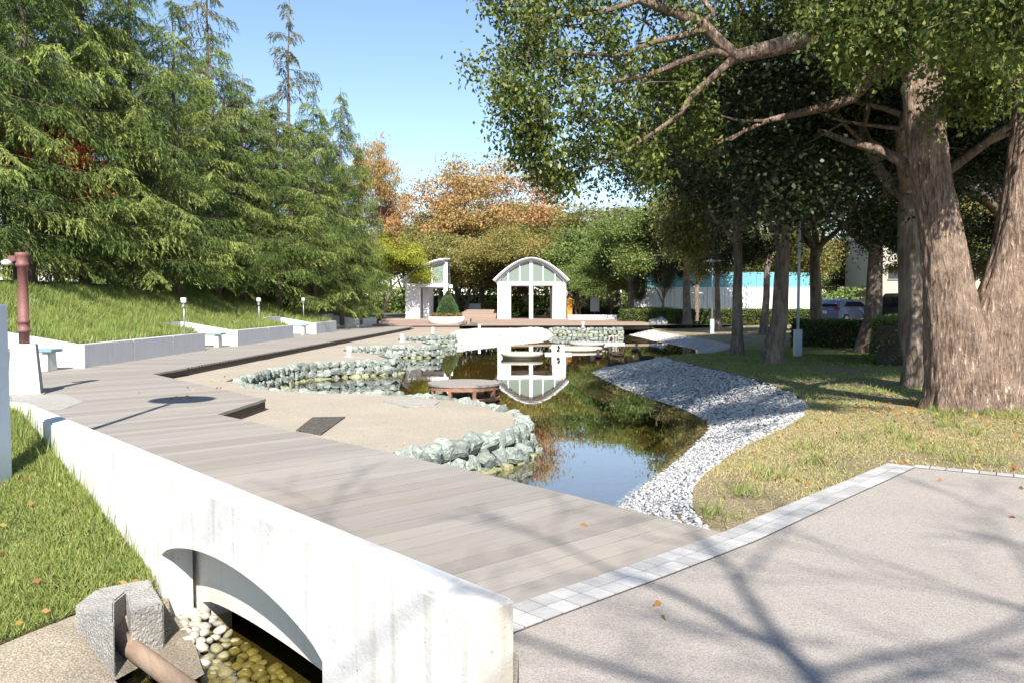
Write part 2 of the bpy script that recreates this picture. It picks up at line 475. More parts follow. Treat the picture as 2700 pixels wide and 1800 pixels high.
M['steps'] = wood('step_wood', (.31, .24, .2), (.23, .175, .145), (.28, .19, .14), 0.0)
M['log'] = wood('log_wood', (.30, .22, .155), (.17, .12, .085), (.27, .2, .14), math.radians(-60))
M['flower'] = leafmat('flower_bed', [(.2, .2, .06), (.12, .18, .05), (.42, .13, .06)], 3, .3)
M['dry'] = leafmat('fallen_leaf', [(.34, .18, .06), (.28, .12, .05), (.46, .33, .09)], 3, .2)
def glassmat(name, c, rough=.12, alpha=.6):
    m, nt, b = new_mat(name)
    b.inputs['Base Color'].default_value = (*c, 1); b.inputs['Roughness'].default_value = rough
    b.inputs['Alpha'].default_value = alpha
    return m
M['glaz'] = glassmat('frosted_glazing', (.36, .46, .40), .3, .5)
M['carglass'] = glassmat('car_glass', (.02, .025, .03), .05, .95)
M['car1'] = surf('blue_car_paint', (.16, .2, .33), (.15, .19, .31), 1, bk=0, rough=.25, spec=.6)
M['car2'] = surf('black_car_paint', (.018, .018, .022), (.02, .02, .024), 1, bk=0, rough=.2, spec=.6)
M['tyre'] = surf('tyre', (.02, .02, .02), (.03, .03, .03), 9, bk=0)
M['taill'] = surf('tail_light', (.3, .02, .02), (.25, .02, .02), 3, bk=0, rough=.2)

# ------------------------------------------------------------------ leaf cards
def unit(a):
    return a / np.maximum(np.linalg.norm(a, axis=1, keepdims=True), 1e-9)
def cards(name, C, A, L, W, rs, fold=.25, side=None, rnd=None):
    """N folded leaf blades: base C, direction A, length L, width W"""
    n = len(C)
    A = unit(A)
    R = rs.normal(size=(n, 3)) if side is None else side
    B = unit(np.cross(A, R)); Nn = np.cross(A, B)
    L = np.broadcast_to(np.asarray(L, float), (n,))[:, None]; W = np.broadcast_to(np.asarray(W, float), (n,))[:, None]
    V = np.empty((n, 4, 3))
    V[:, 0] = C
    V[:, 1] = C + A * L * .45 + B * W * .5 + Nn * W * fold
    V[:, 2] = C + A * L
    V[:, 3] = C + A * L * .45 - B * W * .5 + Nn * W * fold
    me = bpy.data.meshes.new(name)
    me.vertices.add(n * 4); me.vertices.foreach_set('co', V.astype(np.float32).ravel())
    me.loops.add(n * 4); me.loops.foreach_set('vertex_index', np.arange(n * 4, dtype=np.int32))
    me.polygons.add(n)
    me.polygons.foreach_set('loop_start', np.arange(0, n * 4, 4, dtype=np.int32))
    me.polygons.foreach_set('loop_total', np.full(n, 4, dtype=np.int32))
    me.update(calc_edges=True)
    at = me.attributes.new('rnd', 'FLOAT', 'FACE')
    at.data.foreach_set('value', (rs.random(n) if rnd is None else rnd).astype(np.float32))
    return me
def clump_leaves(centres, sig, k, rs):
    """k leaves round each centre, sig (n,3) spreads"""
    c = np.repeat(np.asarray(centres), k, axis=0)
    s = np.repeat(np.asarray(sig), k, axis=0)
    return c + rs.normal(size=c.shape) * s
def grow(rng, p, d, L, r, lev, polys, tips, spread, up, ratio=.72, kids=(2, 3)):
    n = 4; pts = [p.copy()]; rad = [r]
    for i in range(n):
        d = (d + Vector((rng.gauss(0, .13), rng.gauss(0, .13), rng.gauss(0, .08) + up))).normalized()
        p = p + d * (L / n); pts.append(p.copy()); rad.append(r * (1 - .42 * (i + 1) / n))
    polys.append((pts, rad))
    if lev <= 1: tips.append((pts[2], .7))
    if lev == 0:
        tips.append((p.copy(), 1.0)); return
    k = rng.choice(kids); a0 = rng.uniform(0, 6.28)
    side = d.cross(Vector((.3, .2, 1))).normalized(); s2 = d.cross(side)
    for i in range(k):
        a = a0 + 6.283 * i / k + rng.gauss(0, .3)
        dd = (d + (side * math.cos(a) + s2 * math.sin(a)) * spread * rng.uniform(.7, 1.2)).normalized()
        q = pts[-1] if i < 2 else pts[3]
        grow(rng, q, dd, L * ratio * rng.uniform(.8, 1.15), rad[-1] * .78, lev - 1, polys, tips, spread, up, ratio, kids)

def tree_proto(seed, trunk_h, trunk_r, limb, lev, spread, up, leaf, k, sig=(.45, .45, .22), lean=(0, 0), ratio=.72, kids=(2, 3), droop=.25, trunks=1, n=7, flat=1.0):
    rng = random.Random(seed); rs = np.random.RandomState(seed)
    polys = []; tips = []
    for t in range(trunks):
        d = Vector((lean[0] + (rng.uniform(-.3, .3) if trunks > 1 else 0), lean[1] + (rng.uniform(-.3, .3) if trunks > 1 else 0), 1)).normalized()
        p = Vector((rng.uniform(-.1, .1), rng.uniform(-.1, .1), -.15)) * (1 if trunks > 1 else 0) + Vector((0, 0, -.1))
        pts = [p.copy()]; rad = [trunk_r * 1.5]
        for i in range(6):
            p = p + d * trunk_h / 6 + Vector((rng.gauss(0, .03), rng.gauss(0, .03), 0)) * trunk_h / 3
            pts.append(p.copy()); rad.append(trunk_r * (1.12 if i == 0 else 1 - .06 * i))
        polys.append((pts, rad))
        kk = max(kids) + 1; a0 = rng.uniform(0, 6.28)
        for i in range(kk):
            a = a0 + 6.283 * i / kk
            dd = Vector((math.cos(a) * spread, math.sin(a) * spread, 1)).normalized()
            grow(rng, pts[-1] if i < 3 else pts[-2], dd, limb * rng.uniform(.85, 1.2), rad[-1] * .7, lev, polys, tips, spread, up, ratio, kids)
        grow(rng, pts[-1], d, limb, rad[-1] * .8, lev, polys, tips, spread, up, ratio, kids)
    b = MB()
    for pts, rad in polys: b.tube(pts, [max(r, .008) for r in rad], n=n if rad[0] > .06 else 4, cap=False)
    C0 = np.array([tuple(t[0]) for t in tips]); w = np.array([t[1] for t in tips])
    C = clump_leaves(C0, np.outer(w, np.array(sig)), k, rs)
    A = rs.normal(size=C.shape); A[:, 2] -= droop * 3
    me = cards('crown', C, A, leaf * rs.uniform(.6, 1.2, len(C)), leaf * .62 * rs.uniform(.7, 1.1, len(C)), rs)
    top = C[:, 2].max()
    return dict(trunk=b.mesh('trunk'), crown=me, h=top)
def place_tree(name, proto, loc, h, leafm, barkm, label, group=None, rz=0, w=None, cat='tree'):
    t = empty(name, loc, label, cat, group, rz)
    s = h / proto['h']; sw = s if w is None else w
    for part, m in (('trunk', barkm), ('crown', leafm)):
        o = link(part, proto[part], t)
        if len(proto[part].materials) == 0: proto[part].materials.append(m)
        o.material_slots[0].link = 'OBJECT'; o.material_slots[0].material = m
        o.scale = (sw, sw, s)
    return t

def conifer_proto(seed, H, R, step=.32, start=1.0, nb=5, twig=.17, m=16, sparse=False, cl=.145):
    rng = random.Random(seed); rs = np.random.RandomState(seed)
    b = MB()
    tp = [Vector((0, 0, -.3))]; lean = (rng.gauss(0, .01), rng.gauss(0, .01))
    for i in range(1, 11): tp.append(Vector((lean[0] * i * H / 10 + rng.gauss(0, .03), lean[1] * i * H / 10 + rng.gauss(0, .03), H * i / 10)))
    b.tube(tp, [max(.02, H * .0135 * (1 - i / 10.3)) for i in range(11)], n=7)
    CC = []; AA = []; LL = []; RR = []
    z = start
    while z < H - .2:
        f = 1 - (z / H)
        for i in range(nb):
            if sparse and rng.random() < .42: continue
            az = rng.uniform(0, 6.283); br = rng.random()
            if not sparse and rng.random() < .16: continue
            ln = max(.25, R * min(1.0, f ** .6 * 1.1) * rng.uniform(.55, 1.1) * (min(1, .55 + z / 3)))
            if sparse: ln *= rng.uniform(.6, 1.25)
            d = Vector((math.cos(az), math.sin(az), 0)); sd = Vector((-d.y, d.x, 0))
            z0 = z + rng.uniform(-.15, .15)
            rise = rng.uniform(-.05, .35); drp = rng.uniform(.25, .7)
            def bp(s): return d * (ln * s) + Vector((0, 0, z0 + ln * (rise * s - drp * s * s + .22 * s ** 4)))
            b.tube([bp(0), bp(.35), bp(.7), bp(1)], [.025 * ln / R + .008, .016, .009, .004], n=4, cap=False)
            nt_ = max(2, int(ln / twig)) * 2
            for k in range(nt_):
                s = (.0 + 1.0 * (k + rng.random()) / nt_) ** .7 * .9 + .12
                if sparse and rng.random() < .3: continue
                base = bp(s); sg = 1 if k % 2 else -1
                td = (sd * sg * rng.uniform(.5, 1.0) + d * rng.uniform(.2, .8)).normalized()
                tl = (.28 + .42 * (1 - s)) * min(1.2, ln / 1.6) * rng.uniform(.6, 1.2) + .1
                for q in range(m):
                    u = (q + rng.random()) / m
                    pz = -.75 * u * u * tl - .12 * u
                    CC.append((base.x + td.x * tl * u, base.y + td.y * tl * u, base.z + pz))
                    AA.append((td.x * .6 + rng.gauss(0, .35), td.y * .6 + rng.gauss(0, .35), -.55 - .5 * u + rng.gauss(0, .3)))
                    LL.append(cl * rng.uniform(.6, 1.25)); RR.append(min(1, .62 * br + .3 * rng.random() + .12 * s))
        z += step * (1.5 if sparse else 1) * rng.uniform(.8, 1.2)
    C = np.array(CC); A = np.array(AA); L = np.array(LL)
    me = cards('crown', C, A, L, L * .2, rs, .1, rnd=np.array(RR))
    return dict(trunk=b.mesh('trunk'), crown=me, h=H)

# ------------------------------------------------------------------ the shore lines (plan of the place)
def px(l, z): return [tuple(P(x, y, z)[:2]) for x, y in l]
ZW = -0.62; ZG = -0.20
wallA_t = [(-1.62, 9.05), (-1.15, 9.95), (-.70, 10.62), (-.22, 11.15), (.08, 11.75), (.16, 12.5), (.02, 13.4), (-.35, 14.2), (-1.0, 15.1), (-1.82, 15.85), (-2.8, 16.3), (-3.8, 16.5), (-5.25, 17.15)]
inlet = [(-5.8, 17.75), (-6.3, 18.9)]
wallB_t = [(-6.38, 19.6), (-6.33, 20.5), (-6.25, 22.0), (-6.17, 23.5), (-5.3, 24.6), (-4.4, 25.3), (-3.74, 25.7), (-3.7, 26.5), (-4.3, 28)]
wallC_t = [(-5.6, 30.2), (-6.15, 31.2), (-6.0, 32.6), (-4.98, 33.5), (-4.0, 33.7), (-3.25, 33.6), (-3.1, 34.6), (-3.8, 37)]
wallD_t = [(-5.2, 39.5), (-5.4, 41), (-4.6, 42.2), (-3.9, 43), (-3.15, 43.6), (-3.2, 45)]
terr = wallA_t + inlet + wallB_t + wallC_t + wallD_t + [(-3.0, 48), (-2.5, 52), (-2.0, 56.5), (-7.0, 56.5), (-6.95, 53.5), (-8.4, 18.4), (-4.5, 13.9), (-4.6, 11.6)]
bankW = [(.55, 7.6), (1.19, 8.99), (1.5, 9.8), (1.88, 10.6), (2.45, 11.9), (2.97, 13.23), (3.45, 14.47), (3.68, 15.6), (3.64, 16.81), (3.45, 18.2), (3.14, 19.56), (2.85, 21.5), (2.67, 23.65), (2.53, 26.33), (3.0, 28.2), (3.95, 29.47), (5.4, 31.5), (6.92, 33.74), (8.1, 36.2), (8.74, 39.07), (8.55, 43.5), (8.2, 47.99), (8.2, 52.8), (8.0, 57)]
bankT = [(1.40, 5.75), (1.45, 6.6), (1.62, 7.3), (1.85, 7.85), (2.35, 8.9), (2.95, 9.95), (3.7, 11.1), (4.35, 12.2), (4.9, 13.6), (5.22, 15.16), (5.35, 17), (5.3, 19.08), (5.15, 21), (4.95, 22.9), (4.8, 24.6), (5.0, 26.8), (5.7, 29), (7.0, 31.2), (8.6, 33.4), (10.0, 36.5), (10.4, 41), (10.2, 47), (10.0, 53), (9.9, 58)]
def zlawn(x, y):
    z = -.03 - .05 * sm((y - 7) / 4) - .26 * sm((y - 23) / 10) + .32 * sm((y - 55) / 8)
    z += .12 * math.exp(-((x - 6.9) ** 2 + (y - 12.2) ** 2) / 3.0)
    z += .35 * sm((x - 11) / 12) * sm((y - 20) / 10)
    return z + .02 * noise.noise(Vector((x * .7, y * .7, 0)))
X0 = lambda y: -10.55 + .02 * (y - 20)
def zbank(x, y):
    d = max(0.0, X0(y) - x)
    return .53 + (1.85 - .5 * sm((y - 45) / 15)) * sm(d / 7) + .06 * noise.noise(Vector((x * .5, y * .5, 3))) * min(1, d)

# ------------------------------------------------------------------ setting: ground sheets, water
b = MB(); b.add([(-900, -300, -1.5), (900, -300, -1.5), (900, 1800, -1.5), (-900, 1800, -1.5)], [(0, 1, 2, 3)])
tag(b.build('ground', M['far']), kind='structure')
b = MB(); b.add([(-7.6, 14.2, -1.12), (-.8, 7.0, -1.12), (.6, 5.4, -1.12), (12, 5.4, -1.12), (12, 60, -1.12), (-7.6, 60, -1.12)], [tuple(range(6))])
tag(b.build('pond_bed', M['bed']), kind='structure')
b = MB(); b.add([(-7.6, 14.2, ZW), (-.8, 7.0, ZW), (.6, 5.6, ZW), (12, 5.6, ZW), (12, 60, ZW), (-7.6, 60, ZW)], [tuple(range(6))])
tag(b.build('pond_water', M['water']), kind='structure')
sheet('gravel_terrace', terr, lambda x, y: ZG + .012 * noise.noise(Vector((x, y, 0))), M['gravel'], 1.2, .4, skirt=.95)
strip_in = [(-.42, 3.9), (.03, 4.335), (.75, 5.0), (1.47, 5.70), (2.3, 6.62), (3.1, 7.48), (3.74, 8.18)]
corner_r = [(3.74, 8.18), (4.71, 7.56), (7.0, 6.1), (12, 2.9)]
lawn_poly = bankT + [(30, 60), (90, 130), (90, 3), (12, 2.9)] + [(7.0, 6.1), (4.71, 7.56), (3.74, 8.18)] + strip_in[::-1][1:4]
sheet('lawn', lawn_poly, zlawn, M['lawn'], 4.0, .5, fine=[(1.4, 14, 5, 22, .5), (4, 20, 20, 50, 1.2)])
path_poly = [(.03, 3.6), (-.24, 3.98)] + strip_in[1:] + corner_r[1:] + [(12, -14), (.03, -14)]
path_poly = [(.03, 3.7), (-.3, 4.02)] + strip_in[1:] + corner_r[1:] + [(12, -14), (.03, -14)]
sheet('paved_path', path_poly, lambda x, y: 0.0, M['path'], 3, 1, skirt=1.4)
far_poly = [(-9.0, 56), (-6.7, 56.5), (-2, 56.5), (9.8, 57.5), (9.9, 58), (30, 60), (90, 130), (-90, 140), (-60, 100), (-14, 66)]
sheet('far_ground', far_poly, lambda x, y: .02 + .35 * sm((y - 62) / 16) * sm((4 - x) / 6), M['far'], 6, 2)
bank_poly = [(-12.7, 11), (-12.7, 20.4), (-10.72, 20.4), (-10.62, 28.1), (-12.3, 28.3), (-12.3, 30.75), (-10.38, 30.75), (-10.25, 37.9), (-11.8, 38.2), (-11.8, 42.1), (-10.15, 42.1), (-10.05, 46.5), (-11.4, 46.9), (-11.4, 52.6), (-9.98, 52.6), (-9.75, 58), (-9.7, 64), (-14, 66), (-60, 100), (-90, 140), (-90, 11)]
sheet('grass_bank', bank_poly, zbank, M['soil'], 4, .5, fine=[(-20, -9.7, 11, 60, .8)])

# ------------------------------------------------------------------ deck
deck = empty('deck', (0, 0, 0), 'weathered grey timber deck and walkway beside the pond', 'deck')
deck['kind'] = 'structure'
del deck['category']
D1 = [(-.33, 3.99)] + strip_in[1:4] + [(-.19, 7.62), (-4.25, 11.87), (-4.12, 13.78), (-8.12, 18.62), (-8.0, 20.3), (-12.55, 20.3), (-12.55, 13.4), (-7.3, 11.7), (-6.6, 11.05)]
def clip(poly, n, c):
    out = []
    for i in range(len(poly)):
        a, b_ = poly[i], poly[(i + 1) % len(poly)]
        da = a[0] * n[0] + a[1] * n[1] - c; db = b_[0] * n[0] + b_[1] * n[1] - c
        if da >= 0: out.append(a)
        if (da > 0) != (db > 0) and abs(da - db) > 1e-9:
            t = da / (da - db); out.append((a[0] + (b_[0] - a[0]) * t, a[1] + (b_[1] - a[1]) * t))
    return out
rng = random.Random(5)
s = 2.6
while s < 24.4:
    w = .2
    q = clip(clip(D1, (U.x, U.y), s + .005), (-U.x, -U.y), -(s + w - .005))
    q2 = []
    for a in q:
        if not q2 or (abs(a[0] - q2[-1][0]) + abs(a[1] - q2[-1][1])) > 1e-3: q2.append(a)
    if len(q2) >= 3:
        dz = rng.uniform(-.002, .0015)
        MB().prism(q2, -.045 + dz, dz).build('plank', M['deck'], deck)
    s += w
bw = MB(); y = 18.62; rr = []
while y < 56.3:
    xr = -8.12 + (y - 18.62) * (1.39 / 34.9) if y < 53.5 else -6.7
    xl = -8.0 if y < 20.3 else -12.35
    if y < 20.3: xl = -8.12 - .01
    if xr - xl > .05:
        dz = rng.uniform(-.002, .0015)
        bw.box(((xr + xl) / 2, y + .1, -.022 + dz), (xr - xl, .193, .044)); rr += [rng.random()] * 6
    y += .2
o = bw.build('walkway_boards', M['walk'], deck); o['kind'] = 'stuff'
at = o.data.attributes.new('rnd', 'FLOAT', 'FACE'); at.data.foreach_set('value', rr)
MB().prism([(-12.3, 20.3), (-8.3, 20.3), (-6.9, 53.4), (-6.9, 56), (-12.3, 56)], -.16, -.06).build('walkway_frame', M['dark'], deck)
MB().prism([(-.4, 4.3), (1.1, 5.6), (-.4, 7.5), (-4.4, 11.8), (-4.3, 13.7), (-8.3, 18.5), (-12.3, 20.2), (-12.3, 13.6), (-7.2, 11.9)], -.16, -.06).build('deck_frame', M['dark'], deck)
def fascia(a, b_, z1=-.006, z0=-.25, th=.05, inset=.012):
    a = Vector(a); b_ = Vector(b_); d = (b_ - a).normalized(); n = Vector((-d.y, d.x))
    p = [a + n * inset, b_ + n * inset, b_ + n * (inset + th), a + n * (inset + th)]
    MB().prism([tuple(v) for v in p], z0, z1 - .05).build('fascia_board', M['fascia'], deck)
fascia((1.35, 5.82), (-.19, 7.62)); fascia((-.19, 7.62), (-4.25, 11.87)); fascia((-4.25, 11.87), (-4.12, 13.78))
fascia((-4.12, 13.78), (-8.12, 18.62)); fascia((-8.12, 18.62), (-6.73, 53.5), z0=-.27)

# ------------------------------------------------------------------ tile border
tb = empty('tile_border', (0, 0, 0), 'two rows of pale square tiles edging the path', 'border')
tb['kind'] = 'structure'; del tb['category']
def poly_resample(pts, step):
    pts = [Vector(p) for p in pts]; out = [pts[0]]; acc = 0
    L = [0]
    for i in range(1, len(pts)): L.append(L[-1] + (pts[i] - pts[i - 1]).length)
    n = max(1, int(L[-1] / step)); res = []
    for k in range(n + 1):
        t = L[-1] * k / n
        i = max(j for j in range(len(L)) if L[j] <= t + 1e-9); i = min(i, len(pts) - 2)
        u = (t - L[i]) / max(1e-9, L[i + 1] - L[i]); res.append(pts[i].lerp(pts[i + 1], u))
    return res
def off(pts, d):
    out = []
    for i, p in enumerate(pts):
        t = (pts[min(i + 1, len(pts) - 1)] - pts[max(i - 1, 0)]).normalized()
        out.append(p + Vector((t.y, -t.x)) * d)
    return out
def tile_run(line, rows, w, skip=0):
    c = poly_resample(line, .138)
    R = [off(c, r * w + .004) for r in range(rows + 1)]
    for r in range(rows):
        for i in range(skip, len(c) - 1):
            quad = [R[r][i], R[r][i + 1], R[r + 1][i + 1], R[r + 1][i]]
            m_ = sum(quad, Vector((0, 0))) / 4
            quad = [tuple(m_ + (v - m_) * .925) for v in quad]
            MB().prism(quad, -.01, .0105 + rng.uniform(-.0012, .0012)).build('tile', M['tile'], tb)
    e0 = off(c, 0); e1 = off(c, rows * w + .008)
    MB().prism([tuple(v) for v in e0] + [tuple(v) for v in e1[::-1]], -.03, .0045).build('grout_bed', M['grout'], tb)
tile_run(strip_in, 2, .132)
tile_run([(3.98, 8.1), (4.8, 7.58), (7.0, 6.18), (9.5, 4.58)], 1, .132)

# ------------------------------------------------------------------ white parapet wall with arch over the stream
WA = Vector((-.17, 3.56)); WD = Vector((-.6625, .7491))     # outer near corner, direction to the far end
WN = Vector((.7491, .6625))                                  # inward
wall = empty('parapet_wall', (WA.x, WA.y, 0), 'long white painted concrete parapet wall with a low arch over the stream', 'wall')
def wp(t, off_, z): q = WA + WD * t + WN * off_; return (q.x - WA.x, q.y - WA.y, z)
LEN = 9.6; TH = .25; ZT = .25
t0, t1, zs, zc = 1.36, 4.0, -.42, -.18
arch = []
for i in range(25):
    k = i / 24; t = t0 + (t1 - t0) * k
    arch.append((t, zs + (zc - zs) * (1 - (2 * k - 1) ** 2) ** .75))
outline = [(0, -1.5), (t0, -1.5)] + arch + [(t1, -1.5), (LEN, -1.5), (LEN, ZT), (0, ZT)]
bm = bmesh.new()
fv = [bm.verts.new(wp(t, 0, z)) for t, z in outline]
ff = bm.faces.new(fv)
r = bmesh.ops.extrude_face_region(bm, geom=[ff])
bmesh.ops.translate(bm, verts=[g for g in r['geom'] if isinstance(g, bmesh.types.BMVert)], vec=(WN.x * TH, WN.y * TH, 0))
bmesh.ops.recalc_face_normals(bm, faces=bm.faces)
bmesh.ops.bevel(bm, geom=[e for e in bm.edges if all(v.co.z > ZT - .01 for v in e.verts) or (abs(e.verts[0].co.x - e.verts[1].co.x) < 1e-4 and abs(e.verts[0].co.y - e.verts[1].co.y) < 1e-4 and e.verts[0].co.xy.length < .4)], offset=.018, segments=2, affect='EDGES')
me = bpy.data.meshes.new('wall_body'); bm.to_mesh(me); bm.free()
link('wall_body', me, wall, M['white'])
b = MB(); b.add([wp(-.003, .02, -1.5), wp(-.003, TH - .02, -1.5), wp(-.003, TH - .02, ZT - .02), wp(-.003, .02, ZT - .02)], [(0, 1, 2, 3)])
b.build('end_face', M['whited'], wall)
# beam behind the arch and the culvert sides
bm = bmesh.new()
arch2 = [(1.1 + (3.94 - 1.1) * i / 16, -.86 + .12 * (1 - (2 * i / 16 - 1) ** 2) ** .6) for i in range(17)]
fv = [bm.verts.new(wp(t, .3, z)) for t, z in [(.8, -1.5), (1.1, -1.5)] + arch2 + [(3.94, -1.5), (t1 + .8, -1.5), (t1 + .8, -.07), (.8, -.07)]]
ff = bm.faces.new(fv)
r = bmesh.ops.extrude_face_region(bm, geom=[ff])
bmesh.ops.translate(bm, verts=[g for g in r['geom'] if isinstance(g, bmesh.types.BMVert)], vec=(WN.x * .25, WN.y * .25, 0))
bmesh.ops.recalc_face_normals(bm, faces=bm.faces)
me = bpy.data.meshes.new('bridge_beam'); bm.to_mesh(me); bm.free()
link('bridge_beam', me, wall, M['beam'])
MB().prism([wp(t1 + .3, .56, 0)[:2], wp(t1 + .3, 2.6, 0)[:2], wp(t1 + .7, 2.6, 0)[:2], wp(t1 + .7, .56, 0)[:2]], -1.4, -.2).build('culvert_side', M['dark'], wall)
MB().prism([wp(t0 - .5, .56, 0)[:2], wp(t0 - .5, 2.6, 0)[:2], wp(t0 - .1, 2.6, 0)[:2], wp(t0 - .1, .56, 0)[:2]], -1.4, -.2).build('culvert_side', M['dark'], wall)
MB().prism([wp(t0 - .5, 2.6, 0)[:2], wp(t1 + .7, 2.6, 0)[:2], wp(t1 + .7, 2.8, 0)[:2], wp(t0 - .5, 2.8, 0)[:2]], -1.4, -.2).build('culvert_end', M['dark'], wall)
# low kerb that curves on from the far end of the wall
cb = MB()
qs = [WA + WD * (LEN + .02) + WN * .0, WA + WD * (LEN + .02) + WN * TH]
arc = []
for i in range(8):
    a = i / 7 * 1.0
    c = WA + WD * (LEN + .02) - WN * 1.2
    ang = math.atan2(WN.y, WN.x) + a
    arc.append((c + Vector((math.cos(ang), math.sin(ang))) * 1.2, c + Vector((math.cos(ang), math.sin(ang))) * (1.2 + TH)))
cb.prism([tuple(p[0]) for p in arc] + [tuple(p[1]) for p in arc[::-1]], -.4, ZT - .004)
o = cb.build('curved_kerb', M['white']); tag(o, 'low curved white kerb at the far left end of the parapet wall', 'kerb')

# ------------------------------------------------------------------ stream in front of the arch
def zl(x, y): return min(.22, -.66 - .047 * (x + 2.8) + .188 * (y - 6.6)) + .025 * noise.noise(Vector((x * 1.3, y * 1.3, 5)))
b = MB(); b.add([(-9, 1, -1.14), (.4, 1, -1.14), (.4, 6.5, -1.14), (-1, 9, -1.14), (-5, 9, -1.14)], [tuple(range(5))])
sbed = tag(b.build('stream_bed', M['sbed']), kind='structure')
b = MB(); b.add([(-7, 1, -1.0), (-.0, 1, -1.0), (-.0, 5.8, -1.0), (-.6, 8.0, -1.0), (-3.5, 8.5, -1.0)], [tuple(range(5))])
tag(b.build('stream_water', M['swater']), kind='structure')
lw = [WA + WD * t - WN * .002 for t in (LEN + 1.5, 8, 6.5, 5.2, 4.28)]
lawnL = [tuple(v) for v in lw] + [tuple(P(368, 1362, -.64)[:2]), tuple(P(330, 1350, -.62)[:2]), tuple(P(250, 1372, -.62)[:2]), tuple(P(205, 1392, -.70)[:2]), tuple(P(165, 1418, -.76)[:2]), tuple(P(60, 1452, -.77)[:2]), tuple(P(-60, 1490, -.78)[:2]), (-9, 5.2), (-14, 8), (-14, 14), (-8.4, 12.6)]
sheet('left_lawn', lawnL, zl, M['soil'], .5, .3, skirt=.5)
slab = px([(-80, 1420), (60, 1390), (168, 1340), (300, 1320), (380, 1340), (395, 1420), (330, 1470), (262, 1500)], -.8) + [tuple(P(300, 1560, -.95)[:2]), tuple(P(420, 1680, -1.05)[:2]), tuple(P(-80, 1700, -.95)[:2])]
def zslab(x, y): return min(-.6, zl(x, y) - .02) - .16 * sm((x + 3.2) / .8) + .01 * noise.noise(Vector((x * 4, y * 4, 0)))
sheet('concrete_apron', slab, zslab, M['agg'], .12, .15)
# sloping toe on the wall side of the channel
toe = px([(330, 1440), (395, 1410), (450, 1500), (470, 1568), (400, 1600), (340, 1520), (300, 1490)], -.98)
sheet('channel_toe', toe, lambda x, y: -.93 - .04 * noise.noise(Vector((x * 3, y * 3, 1))), M['agg'], .1, .1)
head = empty('channel_headwall', tuple(P(280, 1410, -.9)), 'rough concrete headwall with a notch holding a timber, beside the stream', 'headwall')
hb = MB(); HX = head.location
def hp(l, z0, z1): hb.prism([(P(x, y, z1).x - HX.x, P(x, y, z1).y - HX.y) for x, y in l], z0 - HX.z, z1 - HX.z)
hp([(172, 1388), (222, 1350), (262, 1380), (262, 1432)], -1.2, -.60)
hp([(222, 1350), (345, 1328), (352, 1345), (290, 1356), (262, 1380)], -1.2, -.603)
hp([(290, 1356), (352, 1345), (376, 1384), (300, 1404)], -1.2, -.598)
hb.build('concrete_body', M['conc'], head, bevel=.012)
lg = MB(); la = P(268, 1462, -.86); lb2 = P(440, 1590, -.93)
lgd = (lb2 - la).normalized()
lg.tube([la - lgd * .15, la, la.lerp(lb2, .5), lb2, lb2 + lgd * .6], [.068, .07, .069, .07, .07], n=10)
o = lg.build('log', M['log']); tag(o, 'weathered round timber lying in the channel below the headwall', 'log')
def blob(seed, amp=.25, sub=2):
    bm = bmesh.new(); bmesh.ops.create_icosphere(bm, subdivisions=sub, radius=1)
    for v in bm.verts:
        n_ = v.co.normalized()
        v.co = n_ * (1 + amp * noise.noise(n_ * 1.3 + Vector((seed * 7.1, 0, 0))) + amp * .4 * noise.noise(n_ * 3.1 + Vector((0, seed * 3.3, 0))))
    for f in bm.faces: f.smooth = True
    me = bpy.data.meshes.new('cobble'); bm.to_mesh(me); bm.free(); return me
cobs = [blob(i, .22) for i in range(5)]
for m_ in cobs: m_.materials.append(M['cob'])
rng = random.Random(11)
cpts = []
tries = 0
while len(cpts) < 150 and tries < 12000:
    tries += 1
    x = rng.uniform(400, 760); y = rng.uniform(1412, 1620)
    if y < 1408 + (x - 465) * .62: continue
    if x < 404 + (y - 1427) * .5: continue
    q = P(x, y, -.98)
    r_ = rng.uniform(.035, .06)
    if any((q - c[0]).length < (r_ + c[1]) * .85 for c in cpts): continue
    cpts.append((q, r_))
for i, (q, r_) in enumerate(cpts):
    o = link('cobble', cobs[i % 5], sbed)
    up_ = sm((-2.0 - q.x) / .45)
    o.location = (q.x, q.y, -1.04 + .09 * up_)
    o.scale = (r_ * rng.uniform(.9, 1.3), r_ * rng.uniform(.8, 1.1), r_ * .7)
    o.rotation_euler = (rng.gauss(0, .2), rng.gauss(0, .2), rng.uniform(0, 6.28))
    if up_ < .5:
        o.material_slots[0].link = 'OBJECT'; o.material_slots[0].material = M['cobw']

